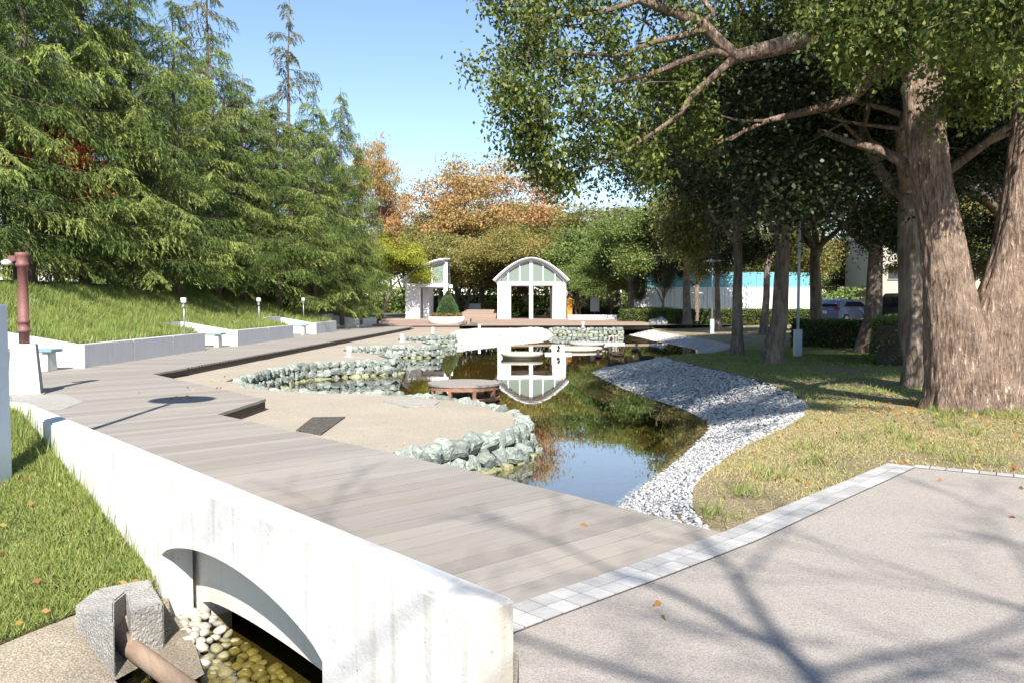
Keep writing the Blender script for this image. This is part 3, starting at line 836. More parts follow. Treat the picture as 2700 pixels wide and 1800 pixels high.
# ------------------------------------------------------------------ stone walls of the gravel terraces
smesh = []
for i in range(9):
    bm = bmesh.new(); bmesh.ops.create_cube(bm, size=1.7)
    bmesh.ops.subdivide_edges(bm, edges=bm.edges, cuts=2, use_grid_fill=True)
    for v in bm.verts:
        n_ = v.co.normalized()
        v.co = v.co.lerp(n_ * 1.05, .55) * (1 + .34 * noise.noise(n_ * 1.5 + Vector((i * 5.3, i, 0))) + .14 * noise.noise(n_ * 4 + Vector((i, i * 2.2, 0))))
    me = bpy.data.meshes.new('stone'); bm.to_mesh(me); bm.free()
    me.materials.append(M['stone']); smesh.append(me)
def stone_wall(line, label, size, courses, z_top, seed, batter=.10, rim=1):
    rng = random.Random(seed)
    pts = poly_resample(line, size)
    t = empty('stone_wall', (pts[0].x, pts[0].y, ZW), label, 'stone wall', 'rubble walls along the pond')
    base = t.location
    bk = MB()
    ou = off(pts, -.0); inn = off(pts, -.22)
    # outward is the right-hand side of the line
    o1 = off(pts, .02); o2 = off(pts, -.25)
    bk.prism([(p.x - base.x, p.y - base.y) for p in o1] + [(p.x - base.x, p.y - base.y) for p in o2[::-1]], -.55, z_top - base.z - .05)
    bk.build('backing', M['mortar'], t)
    h = (z_top - (ZW - .18)) / courses
    for c in range(courses):
        zc_ = z_top - h * (c + .5)
        line2 = poly_resample(line, size * (.88 if c == 0 else .8 + .12 * c))
        n = len(line2)
        for i in range(n - 1):
            p = line2[i].lerp(line2[i + 1], .5 + (.25 if c % 2 else -.1) * 0.8 + rng.uniform(-.1, .1))
            d = (line2[i + 1] - line2[i]).normalized(); nn = Vector((d.y, -d.x))
            p = p + nn * (.02 + batter * c * .7 + rng.uniform(-.03, .04))
            o = link('stone', smesh[rng.randrange(9)], t)
            o.location = (p.x - base.x, p.y - base.y, zc_ - base.z + rng.uniform(-.02, .02))
            sx = size * .5 * rng.uniform(.72, 1.4)
            o.scale = (sx, size * .42 * rng.uniform(.85, 1.15), h * .62 * rng.uniform(.85, 1.15))
            o.rotation_euler = (rng.gauss(0, .22), rng.gauss(0, .3), math.atan2(d.y, d.x) + rng.gauss(0, .25) + rng.choice((0, math.pi)))
            if c == courses - 1 and rng.random() < .65:
                o.material_slots[0].link = 'OBJECT'; o.material_slots[0].material = M['stone_wet']
    return t
stone_wall(wallA_t[:8], 'nearest green-grey rubble wall rounding the tip of the gravel spit', .31, 3, -.175, 1, .10)
stone_wall(wallA_t[7:] + inlet, 'low far rim of rubble stones along the back of the nearest gravel spit', .26, 2, -.17, 2)
stone_wall(inlet[1:] + wallB_t, 'second rubble wall, with a dark shaded inlet end, behind the round platform', .31, 3, -.14, 3)
stone_wall(wallC_t, 'third rubble wall beyond the first short white bollard', .3, 3, -.13, 4)
stone_wall(wallD_t, 'fourth rubble wall, far left before the pale beach', .3, 3, -.13, 6)
stone_wall([(2.6, 57.2), (3.6, 56.7), (5.2, 56.3), (6.6, 56.2), (7.6, 56.6)], 'farthest rubble wall below the arched pavilion terrace', .32, 3, -.1, 7)

# pale pebble beach at the far end, cobbled banks on the right
bW = [(-3.3, 43.2), (-1.2, 44.6), (.6, 46.4), (1.9, 50.5), (2.8, 56.6)]
bT = [(-3.4, 46), (-2, 49), (-.4, 52.5), (1.0, 55.5), (2.4, 57.6)]
BWr = [Vector(p) for p in poly_resample(bW, .35)]; BTr = poly_resample(bT, sum((Vector(bT[i + 1]) - Vector(bT[i])).length for i in range(4)) / (len(BWr) - 1) * .9999)
V = []; Fc = []; nb_ = min(len(BWr), len(BTr))
for i in range(nb_):
    for j in range(8):
        u = -.4 + 1.4 * j / 7; p = BWr[i].lerp(BTr[i], u); V.append((p.x, p.y, ZW + (-.14 - ZW) * u + .02 * noise.noise(Vector((p.x * 2, p.y * 2, 0)))))
for i in range(nb_ - 1):
    for j in range(7): k = i * 8 + j; Fc.append((k, k + 8, k + 9, k + 1))
me = bpy.data.meshes.new('pebble_beach'); me.from_pydata(V, [], Fc); me.update()
tag(link('pebble_beach', me, None, M['beach']), kind='structure')
sheet('beach_top', bT + [(9.9, 57.5), (9.9, 58.2), (-2.1, 58.2), (-3.5, 52)], lambda x, y: -.142, M['beach'], .8, .4)
cb_ = empty('cobble_bank', (0, 0, 0), 'bank of pale cobbles curving along the right side of the pond', 'bank')
cb_['kind'] = 'structure'; del cb_['category']
nR = 160; nC = 9
wl = poly_resample(bankW, 1e-6 + sum((Vector(bankW[i + 1]) - Vector(bankW[i])).length for i in range(len(bankW) - 1)) / nR * .999)
tl_ = poly_resample(bankT, 1e-6 + sum((Vector(bankT[i + 1]) - Vector(bankT[i])).length for i in range(len(bankT) - 1)) / nR * .999)
nR = min(len(wl), len(tl_)) - 1
def bank_pt(i, u):
    a = wl[i]; c = tl_[i]; p = a.lerp(c, u)
    zt = zlawn(c.x, c.y) - .01
    return Vector((p.x, p.y, ZW - .02 + (zt - ZW + .02) * u))
V = []; Fc = []
for i in range(nR + 1):
    for j in range(nC + 1):
        u = -.35 + 1.35 * j / nC
        q = bank_pt(i, u); V.append((q.x, q.y, q.z - .03))
for i in range(nR):
    for j in range(nC):
        k = i * (nC + 1) + j; Fc.append((k, k + 1, k + nC + 2, k + nC + 1))
me = bpy.data.meshes.new('bank_base'); me.from_pydata(V, [], Fc); me.update()
link('bank_base', me, cb_, M['bank'])
rs = np.random.RandomState(3)
bm = bmesh.new(); bmesh.ops.create_icosphere(bm, subdivisions=1, radius=1)
IV = np.array([v.co[:] for v in bm.verts]); IF = np.array([[v.index for v in f.verts] for f in bm.faces]); bm.free()
def pebbles(name, pts, rmin, rmax, mat_, parent, flat=.55):
    n = len(pts); P_ = np.array([p[:] for p in pts])
    R = rs.uniform(rmin, rmax, n)
    sc = np.stack([R * rs.uniform(.9, 1.6, n), R * rs.uniform(.6, 1.0, n), R * flat * rs.uniform(.7, 1.2, n)], 1)
    a = rs.uniform(0, 6.283, n); ca, sa = np.cos(a), np.sin(a)
    v = IV[None] * sc[:, None] * (1 + .18 * rs.normal(size=(n, len(IV), 1)))
    x = v[:, :, 0] * ca[:, None] - v[:, :, 1] * sa[:, None]; y_ = v[:, :, 0] * sa[:, None] + v[:, :, 1] * ca[:, None]
    tx = rs.normal(0, .25, n)
    v = np.stack([x, y_, v[:, :, 2] + x * tx[:, None]], 2) + P_[:, None]
    f = (IF[None] + (np.arange(n) * len(IV))[:, None, None]).reshape(-1, 3)
    me = bpy.data.meshes.new(name); me.vertices.add(n * len(IV)); me.vertices.foreach_set('co', v.astype(np.float32).ravel())
    me.loops.add(len(f) * 3); me.loops.foreach_set('vertex_index', f.astype(np.int32).ravel())
    me.polygons.add(len(f)); me.polygons.foreach_set('loop_start', np.arange(0, len(f) * 3, 3, dtype=np.int32)); me.polygons.foreach_set('loop_total', np.full(len(f), 3, dtype=np.int32))
    me.polygons.foreach_set('use_smooth', np.ones(len(f), bool))
    me.update(calc_edges=True)
    o = link(name, me, parent, mat_); o['kind'] = 'stuff'; return o
pl = []
for k in range(42000):
    i = min(nR, int(nR * rs.rand() ** 1.4)); u = rs.uniform(-.12, 1.0); j = min(nR, i + 1)
    q = bank_pt(i, u).lerp(bank_pt(j, u), rs.rand())
    pl.append(q)
pebbles('cobbles', pl, .018, .042, M['pebble'], cb_, .42)
pl = []
for k in range(2600):
    i = rs.randint(0, nb_ - 1); u = rs.uniform(-.1, 1.2); p = BWr[i].lerp(BTr[i], u) + (BWr[i + 1] - BWr[i]) * rs.rand()
    pl.append(Vector((p.x, p.y, ZW + (-.14 - ZW) * min(1, u))))
o = pebbles('beach_pebbles', pl, .05, .12, M['pebble'], None); tag(o, 'scattered pale pebbles on the far beach', 'pebbles')
# dark pebble soakaway in the gravel near the deck
q = px([(680, 990), (718, 960), (793, 959), (737, 1000)], ZG)
o = MB().prism([tuple(v) for v in q], ZG - .02, ZG + .022).build('pebble_bed', M['peb_dark']); tag(o, 'rectangular bed of dark pebbles set in the gravel beside the deck', 'pebble bed')
o = MB().prism(px([(880, 921), (935, 917), (1010, 923), (1000, 930), (935, 936)], ZG), ZG - .02, ZG + .016).build('concrete_pad', M['conc']); tag(o, 'thin grey concrete slab in the gravel spit', 'slab')

# ------------------------------------------------------------------ sawtooth retaining wall and its niches
segs = [((-10.51, 20.28), (-10.39, 28.0), 2.2), ((-10.17, 30.6), (-10.0, 37.8), 2.1), ((-9.95, 42.0), (-9.85, 46.4), 1.8), ((-9.75, 52.5), (-9.5, 58.0), 1.6)]
nth = ['nearest', 'second', 'third', 'farthest']
for i, (a, c, dep) in enumerate(segs):
    w = empty('retaining_wall', (a[0], a[1], 0), nth[i] + ' stepped length of white concrete retaining wall below the grass bank', 'retaining wall', 'retaining walls along the walkway')
    L = c[1] - a[1]
    k = 3 if i == 0 else 2
    for j in range(k):
        y0 = L * j / k + (.008 if j else 0); y1 = L * (j + 1) / k - .008
        xa = (c[0] - a[0]) * y0 / L; xb = (c[0] - a[0]) * y1 / L
        MB().prism([(xa, y0), (xb, y1), (xb - .22, y1), (xa - .22, y0)], -.2, .58).build('front_panel', M['white2'], w, bevel=.012)
    rw = MB()
    rw.prism([(-.221, .0), (-.221, .2), (-dep, .2), (-dep, .0)], -.2, lambda x, y: .578 + max(0, (-x - .2)) * .17)
    rw.build('return_panel', M['white'], w, bevel=.012)
    rw = MB(); rw.prism([(-dep, -2.6), (-dep, .0), (-dep - .2, .0), (-dep - .2, -2.6)], -.2, .9)
    rw.build('back_panel', M['white2'], w)
    if i < 3:
        be = empty('niche_bench', (a[0] - 1.0, a[1] - .75, 0), ['turquoise topped white bench tucked behind the red-brown post', 'turquoise topped bench in the second wall niche', 'turquoise topped bench in the third wall niche'][i], 'bench', 'benches in the wall niches')
        MB().box((0, 0, .475), (1.5, .52, .07)).build('seat', M['turq'], be, bevel=.015)
        MB().box((.55, 0, .22), (.16, .44, .44), taper=.85).build('leg', M['white'], be, bevel=.01)
        MB().box((-.55, 0, .22), (.16, .44, .44), taper=.85).build('leg', M['white'], be, bevel=.01)

# ------------------------------------------------------------------ red-brown post on its pedestal
pc = P(60, 908, 0)
post = empty('fountain_post', (pc.x - .17, pc.y + .28, 0), 'tall red-brown post with collars standing on a tapered white and granite pedestal', 'post', rz=math.radians(24))
MB().box((0, 0, .44), (.50, .50, .88), taper=.74).build('pedestal', M['white'], post, bevel=.015)
MB().box((.0, 0, .005), (.62, .62, .03)).build('foot_slab', M['conc'], post)
gp = MB(); gp.add([(.253, -.24, .0), (.253, .24, .0), (.189, .18, .872), (.189, -.18, .872)], [(0, 1, 2, 3)])
o = gp.build('granite_face', M['granite'], post)
MB().lathe([(.085, .86), (.085, 1.08), (.105, 1.085), (.105, 1.13), (.09, 1.135), (.09, 1.24), (.10, 1.245), (.10, 1.29), (.086, 1.30), (.083, 2.22), (.108, 2.23), (.108, 2.28), (.10, 2.29), (.104, 2.40), (.11, 2.41), (.11, 2.47), (.05, 2.475)], n=20).build('shaft', M['red_post'], post)
for sgn in (0.0,):
    MB().box((-.15, -.03, 2.36), (.12, .09, .1)).build('bracket', M['red_post'], post, bevel=.01)
    MB().lathe([(.02, 0), (.075, .02), (.085, .06), (.03, .1)], (-.23, -.06, 2.24), n=14).build('lamp_head', M['signw'], post)
pad = MB().prism(px([(22, 924), (30, 906), (150, 905), (192, 922), (150, 938), (80, 945)], .0), -.02, .005).build('post_pad', M['conc']); tag(pad, 'thin concrete pad at the foot of the red-brown post', 'slab')
sb_ = empty('stone_block', (-12.0, 18.9, 0), 'dark grey stone block on the ledge at the left edge', 'block')
MB().box((0, 0, .35), (.5, .6, .7)).build('ledge', M['white'], sb_, bevel=.01)
MB().box((0, 0, .86), (.34, .34, .3)).build('block', M['conc'], sb_, bevel=.02)

# ------------------------------------------------------------------ lamps
def lamp(loc, label, h=4.6, base_h=.9, bw=.115, pr=.05, head=.52):
    t = empty('lamp_post', loc, label, 'lamp post', 'pale blue park lamps')
    MB().box((0, 0, base_h / 2 - .1), (bw * 2, bw * 2, base_h + .2)).build('base_box', M['pale_blue'], t, bevel=.012)
    MB().tube([(0, 0, base_h), (0, 0, h)], [pr, pr * .85], n=12).build('pole', M['pale_blue'], t)
    MB().lathe([(.06, 0), (head * .7, .03), (head, .07), (head, .1), (head * .5, .17), (.03, .2)], (0, 0, h), n=28).build('lamp_disc', M['pale_blue'], t)
    return t
lamp((-5.25, 8.3, zl(-5.25, 8.3)), 'pale blue lamp post cut by the left edge of the picture', h=5.3, base_h=1.8, bw=.12)
q = P(1832, 805, .0); lamp((q.x, q.y, zlawn(q.x, q.y)), 'tall pale blue lamp post in the shade of the right-hand trees', 5.2)
q = P(1635, 762, -.2); lamp((q.x, q.y, zlawn(q.x, q.y)), 'pale blue lamp post on the far lawn left of the big bare trunk', 4.4)
q = P(1735, 738, -.1); lamp((q.x - 6, q.y - 3, zlawn(q.x - 6, q.y - 3)), 'small pale lamp post beside the far hedge', 2.2, .5)
for i, (x, y0, y1, Y) in enumerate([(423, 685, 742, 26.5), (595, 685, 724, 34.5), (697, 685, 703, 43)]):
    g = PY(x, y1, Y)
    zg = zbank(g.x, g.y); top = PY(x, y0, Y).z
    hgt = max(.55, top - zg)
    t = empty('garden_light', (g.x, g.y, zg), ['nearest', 'middle', 'farthest'][i] + ' small garden light on a stake in the grass bank', 'garden light', 'garden lights on the bank')
    MB().tube([(0, 0, -.1), (0, 0, hgt - .15)], [.022, .022], n=8).build('stake', M['mgrey'], t)
    MB().box((0, 0, hgt - .07), (.14, .12, .16), taper=1.15).build('lamp_box', M['signw'], t, bevel=.012)
    MB().box((0, -.066, hgt - .07), (.09, .02, .09)).build('lens', M['glaz'], [c for c in COL.objects if c.parent == t][-1])
    MB().box((0, -.02, hgt - .24), (.07, .09, .1)).build('bracket', M['mgrey'], t)

# ------------------------------------------------------------------ things in the pond
pt = P(1066, 876, -.2)
t = empty('round_platform', (pt.x, pt.y, ZW), 'round timber platform on red-brown legs standing in the pond', 'platform')
R_ = .83
for k in range(10):
    y0 = -R_ + 2 * R_ * k / 10; y1 = y0 + 2 * R_ / 10 - .008
    e = [(-math.sqrt(max(0, R_ ** 2 - y * y)), y) for y in np.linspace(y0, y1, 4)]
    MB().prism(e + [(-x, y) for x, y in e[::-1]], .36, .405 + rng.uniform(0, .003)).build('plank', M['plat'], t)
MB().lathe([(R_ - .07, .27), (R_ - .02, .27), (R_ - .02, .358), (R_ - .07, .358)], n=40, smooth=False).build('upper_ring', M['platr'], t)
MB().lathe([(R_ - .08, .03), (R_ - .015, .03), (R_ - .015, .085), (R_ - .08, .085)], n=40, smooth=False).build('lower_ring', M['platr'], t)
for k in range(9):
    a = k * 2 * math.pi / 9 + .17
    MB().box(((R_ - .055) * math.cos(a), (R_ - .055) * math.sin(a), .0), (.075, .075, .69), rz=a).build('leg', M['platr'], t)
for (x, y, dia, zt, lab) in [(1199, 809, 1.7, -.40, 'nearest round concrete disc standing in the pond'), (1349, 786, 1.8, -.40, 'far round concrete disc behind the dark duck sign'), (1322, 797, 2.5, -.47, 'widest low concrete disc between the two pond signs')]:
    q = P(x, y, zt)
    o = MB().lathe([(dia * .46, -.7), (dia * .47, -.14), (dia * .5, -.13), (dia * .5, -.02), (dia * .49, 0), (.05, .004)], n=40).build('concrete_disc', M['disc'])
    o.location = q; tag(o, lab, 'disc', 'concrete discs in the pond')
def duck_mesh():
    sp = [(-.30, .07, .012, .02), (-.25, .075, .05, .03), (-.16, .06, .10, .065), (-.04, .045, .125, .09), (.08, .045, .115, .09), (.155, .075, .085, .08), (.185, .13, .052, .052), (.195, .185, .042, .043), (.205, .23, .052, .052), (.24, .245, .048, .045), (.275, .235, .025, .022), (.32, .225, .022, .01), (.335, .222, .012, .005)]
    v = []; f = []; n = 12
    for i, (x, z, wy, wz) in enumerate(sp):
        a = sp[max(i - 1, 0)]; c = sp[min(i + 1, len(sp) - 1)]
        d = Vector((c[0] - a[0], 0, c[1] - a[1])).normalized(); nrm = Vector((-d.z, 0, d.x))
        for j in range(n):
            t = 6.2832 * j / n
            v.append(Vector((x, math.cos(t) * wy, z)) + nrm * math.sin(t) * wz)
    for i in range(len(sp) - 1):
        for j in range(n): f.append((i * n + j, i * n + (j + 1) % n, (i + 1) * n + (j + 1) % n, (i + 1) * n + j))
    f.append(tuple(range(n))); f.append(tuple(range((len(sp) - 1) * n, len(sp) * n))[::-1])
    b = MB(); b.add(v, f, True); return b.mesh('duck')
dm = duck_mesh(); dm.materials.append(M['duck'])
wing = MB()
wing.add([(.1, .12, .07), (.02, .135, .10), (-.12, .115, .115), (-.26, .05, .105), (-.2, .10, .06), (-.05, .135, .045)], [(0, 1, 2, 3, 4, 5)])
wing.add([(.1, -.12, .07), (.02, -.135, .10), (-.12, -.115, .115), (-.26, -.05, .105), (-.2, -.10, .06), (-.05, -.135, .045)], [(5, 4, 3, 2, 1, 0)])
wm = wing.mesh('wings'); wm.materials.append(M['duckb'] if False else M['duck'])
for i, (x, y, rz, lab) in enumerate([(1374, 821, 1.5, 'dark duck swimming alone, leftmost of the group'), (1410, 814, 2.3, 'dark duck in the middle pair, left one'), (1421, 817, .6, 'brown duck in the middle pair, right one'), (1459, 806, 1.2, 'farthest dark duck of the group, near the tree reflection'), (1483, 824, 3.0, 'dark duck by the cobble bank, rightmost of the group'), (1413, 839, 3.4, 'nearest dark duck resting where cobbles meet water')]):
    q = P(x, y, ZW)
    t = empty('duck', (q.x, q.y, ZW - .02), lab, 'duck', 'ducks on the pond', rz)
    for nm, me_ in (('body', dm), ('wings', wm)):
        o = link(nm, me_, t); o.scale = (1.25, 1.25, 1.25)
def pond_sign(x, y, w, h, bc, lab, art):
    q = P(x, y, ZW)
    t = empty('pond_sign', (q.x, q.y, ZW), lab, 'sign', 'small signs standing in the pond')
    MB().box((0, .1, .02), (1.15, .6, .1)).build('float_base', M['signw'], t, bevel=.01)
    MB().box((0, 0, .09 + h / 2), (w, .05, h)).build('board', bc, t, bevel=.006)
    for k, poly in enumerate(art):
        b = MB(); b.add([(px_ * w, -.031, .09 + pz * h) for px_, pz in poly], [tuple(range(len(poly)))])
        b.build('emblem', M['black'], t)
    MB().tube([(-.0, .05, -.5), (0, .05, .05)], [.03, .03], n=8).build('stem', M['signw'], t)
fig = [[(-.12, .1), (.05, .04), (.14, .2), (.10, .45), (.2, .55), (.12, .75), (.05, .95), (-.06, .9), (-.1, .7), (-.02, .5), (-.14, .35)], [(-.3, .25), (-.22, .2), (-.2, .5), (-.24, .8), (-.3, .7), (-.26, .5)]]
pond_sign(1282, 814, .55, .34, M['signw'], 'white board with a black figure standing in the pond left of the ducks', fig)
fig2 = [[(-.45, .1), (-.1, .05), (-.05, .6), (-.2, .9), (-.4, .7)], [(0, .05), (.12, .05), (.14, .9), (.02, .9)], [(.2, .05), (.3, .05), (.3, .9), (.2, .85)], [(.36, .1), (.48, .1), (.47, .9), (.37, .9)]]
pond_sign(1409, 790, .52, .36, M['disc'], 'small board with dark figures behind the ducks', fig2)
for i, (x, yt, yb, zb, lab) in enumerate([(802, 795, 819, ZG, 'nearest short white bollard in front of the third rubble wall'), (923, 768, 785, ZG, 'short white bollard at the left end of the fourth rubble wall'), (994, 752, 766, -.13, 'short white bollard below the planter steps'), (1101, 746, 760, -.13, 'short white bollard on the pale beach left of the arched pavilion'), (1339, 739, 752, .0, 'short white bollard right of the arched pavilion')]):
    q = P(x, yb, zb); hh = PY(x, yt, q.y).z - zb
    t = empty('bollard', (q.x, q.y, zb - .1), lab, 'bollard', 'short white bollards round the pond')
    MB().lathe([(.085, 0), (.085, hh + .08), (.078, hh + .1), (.02, hh + .104)], n=16).build('bollard_post', M['pav'], t)
    MB().lathe([(.16, .06), (.16, .115), (.15, .12), (.09, .121)], n=16).build('foot', M['disc'], t)

# ------------------------------------------------------------------ far terrace: steps, planter, pavilions
st = empty('terrace_steps', (0, 0, 0), 'broad low timber steps rising to the pavilions', 'steps')
def step(poly, z0, z1):
    MB().prism(poly, z0, z1).build('step', M['steps'], st, bevel=.01)
step([(-9.6, 56.6), (-3.6, 56.6), (-3.3, 59.5), (-9.6, 59.5)], -.25, .10)
step([(-3.0, 58.4), (-2.4, 57.4), (9.6, 57.9), (9.6, 62.6), (-3.0, 62.6)], -.3, .2)
step([(-9.6, 59.6), (-3.3, 59.6), (-3.3, 60.8), (-9.6, 60.8)], -.2, .28)
step([(-2.9, 62.7), (9.4, 62.7), (9.4, 72), (-2.9, 72)], -.2, .29)
step([(-9.6, 60.9), (-3.1, 60.9), (-3.1, 72.2), (-9.6, 72.2)], -.2, .40)
for k in range(7):
    y0 = 63.4 + k * 1.5
    step([(-4.6 + .1 * k, y0), (-1.25, y0), (-1.25, y0 + 1.6), (-4.6 + .1 * k, y0 + 1.6)], -.1, .46 + .085 * k)
pl_ = empty('planter', (-4.65, 58.7, .06), 'round white planter with a cone-shaped shrub and flowers in front of the left pavilion', 'planter')
MB().lathe([(1.28, 0), (1.28, .5), (1.25, .53), (1.1, .53), (1.08, .45), (.02, .45)], n=36).build('bowl', M['pav'], pl_)
rs = np.random.RandomState(21)
n = 9000
hh = rs.uniform(0, 1, n) ** 1.2; an = rs.uniform(0, 6.283, n); rr_ = (1 - hh ** 1.6) * .76 * rs.uniform(.86, 1.04, n)
C = np.stack([rr_ * np.cos(an) + .1, rr_ * np.sin(an), .55 + hh * 1.75], 1)
A = np.stack([np.cos(an), np.sin(an), np.full(n, .9)], 1) + rs.normal(0, .4, (n, 3))
me = cards('shrub', C, A, .11, .05, rs); link('cone_shrub', me, pl_, M['shrub'])
MB().lathe([(.68, .5), (.66, .9), (.5, 1.5), (.28, 2.0), (.04, 2.2)], (.1, 0, 0), n=20).build('shrub_core', M['soil'], pl_)
n = 2500; an = rs.uniform(0, 6.283, n); r0 = 1.12 * np.sqrt(rs.uniform(.15, 1, n))
C = np.stack([r0 * np.cos(an), r0 * np.sin(an), rs.uniform(.45, .72, n)], 1)
me = cards('flowers', C, rs.normal(size=(n, 3)) + [0, 0, 1], .14, .07, rs); link('flowers', me, pl_, M['flower'])

def pavilion(name, x0, x1, xm, Y, zb, zbeam, ztop, depth, label, half=False):
    t = empty(name, (0, Y, zb), label, 'pavilion', 'white pavilions behind the pond')
    zb_ = zbeam - zb; zt = ztop - zb
    pw = 1.06
    MB().box((x0 + pw / 2, depth / 2, zb_ / 2 - .1), (pw, depth, zb_ + .2)).build('side_wall', M['pav'], t, bevel=.02)
    if not half:
        MB().box((x1 - pw / 2, depth / 2, zb_ / 2 - .1), (pw, depth, zb_ + .2)).build('side_wall', M['pav'], t, bevel=.02)
        MB().box((xm, .15, zb_ / 2), (.30, .3, zb_)).build('column', M['pav'], t, bevel=.02)
    else:
        MB().box((x1 - .16, .16, zb_ / 2 + .5), (.30, .32, zb_ + 1.0)).build('column', M['pav'], t, bevel=.02)
        MB().box((x0 + pw + .35, depth * .6, zb_ / 2), (.5, depth * .7, zb_)).build('inner_wall', M['white2'], t)
    for yy in (.14, depth - .14):
        MB().box(((x0 + x1) / 2, yy, zb_ + .14), (x1 - x0 + .06, .34, .28)).build('beam', M['pav'], t, bevel=.015)
    z0 = zb_ + .29; half_w = (xm - x0) + .2
    def arc(k, e=0.0):
        a = math.pi * k
        c_ = math.cos(a); return (xm - c_ * (half_w + e), z0 + (1 - abs(c_) ** 1.8) * (zt - z0) + e * .9)
    kk = np.linspace(0, .5 if half else 1, 13 if half else 25)
    for (e0, e1, ya, yb, nm, m_) in ((.0, .10, -.35, depth + .35, 'roof_shell', M['mgrey']), (-.16, -.02, -.06, .1, 'front_arch', M['pav']), (.1, .17, -.42, -.28, 'roof_rim', M['pav']), (-.16, -.02, depth - .1, depth + .06, 'rear_arch', M['pav'])):
        v = []; f = []
        for k in kk:
            a0 = arc(k, e0); a1 = arc(k, e1)
            v += [(a0[0], ya, a0[1]), (a1[0], ya, a1[1]), (a1[0], yb, a1[1]), (a0[0], yb, a0[1])]
        for i in range(len(kk) - 1):
            for j in range(4): f.append((i * 4 + j, i * 4 + (j + 1) % 4, i * 4 + 4 + (j + 1) % 4, i * 4 + 4 + j))
        f += [(3, 2, 1, 0), tuple(len(v) - 4 + j for j in range(4))]
        b = MB(); b.add(v, f); b.build(nm, m_, t)
    mull = [x0 + (xm - x0) * u for u in (.32, .66, 1.0)] + ([] if half else [xm + (x1 - xm) * u for u in (.34, .68)])
    def archz(x):
        c = max(-1, min(1, (xm - x) / (half_w - .1))); return z0 + (1 - abs(c) ** 1.8) * (zt - z0 - .1)
    for x in mull:
        wd = .26 if abs(x - xm) < .01 else .09
        h = archz(x) - z0 + .02
        MB().box((x, .03, z0 + h / 2), (wd, .12, h)).build('mullion', M['pav'], t)
    edges = [x0 + .02] + mull + ([] if half else [x1 - .02])
    for a, c in zip(edges[:-1], edges[1:]):
        xs = np.linspace(a + .03, c - .03, 6)
        for yy in (.04, depth - .04):
            b = MB(); pts = [(x, yy, z0) for x in (xs[0], xs[-1])] + [(x, yy, max(z0 + .03, archz(x) - .01)) for x in xs[::-1]]
            b.add(pts, [tuple(range(len(pts)))]); b.build('pane', M['glaz'], t)
    if half: MB().box((xm - .1, .0, zt + .12), (.9, .5, .1)).build('cap', M['mgrey'], t)
    return t
pavilion('arched_pavilion', -1.15, 4.31, 1.52, 66, .28, 2.95, 5.03, 5.0, 'white pavilion with a full round-arched glazed gable reflected in the pond')
pavilion('half_arch_pavilion', -8.05, -4.85, -5.0, 62.5, .40, 2.75, 4.75, 5.0, 'white pavilion with a half-arched gable, overgrown by the yellow-green tree', half=True)
o = MB().prism([(4.4, 64.6), (8.2, 64.6), (8.2, 65.1), (4.4, 65.1)], .2, .62).build('terrace_wall', M['pav'], bevel=.02); tag(o, 'low white wall to the right of the arched pavilion', 'wall')
o = MB().prism([(-4.4, 80.2), (-1.7, 80.2), (-1.7, 80.7), (-4.4, 80.7)], .6, 1.5).build('terrace_wall', M['pav'], bevel=.02); tag(o, 'low white wall at the top of the timber steps', 'wall')
t = empty('terrace_table', (2.4, 71.5, .3), 'table and bench inside the arched pavilion', 'table')
MB().box((0, 0, .72), (1.6, .7, .06)).build('table_top', M['plat'], t); MB().box((-.6, 0, .35), (.1, .6, .7)).build('leg', M['plat'], t); MB().box((.6, 0, .35), (.1, .6, .7)).build('leg', M['plat'], t)
o = MB().box((4.7, 67.5, 1.1), (.42, .12, 1.75)).build('orange_panel', M['orange']); tag(o, 'narrow orange panel beside the right wall of the arched pavilion', 'panel')
t = empty('notice_board', (6.9, 69, .25), 'blue and white notice board on a post behind the low wall', 'sign')
MB().box((0, 0, 1.2), (.75, .05, 1.2)).build('board', M['pale_blue'], t); MB().tube([(0, .06, 0), (0, .06, 1.9)], [.04, .04], n=8).build('stake', M['mgrey'], t)
for x, y, s_, lab in ((10.9, 61.2, .55, 'large blue-grey boulder on the far lawn edge'), (10.2, 63.0, .35, 'small grey boulder behind the large one')):
    o = link('boulder', blob(s_ * 10, .35)); o.data.name = 'boulder'; o.data.materials.append(M['granite'])
    o.location = (x, y, zlawn(x, y) + s_ * .35); o.scale = (s_ * 1.5, s_, s_ * .8); tag(o, lab, 'boulder')

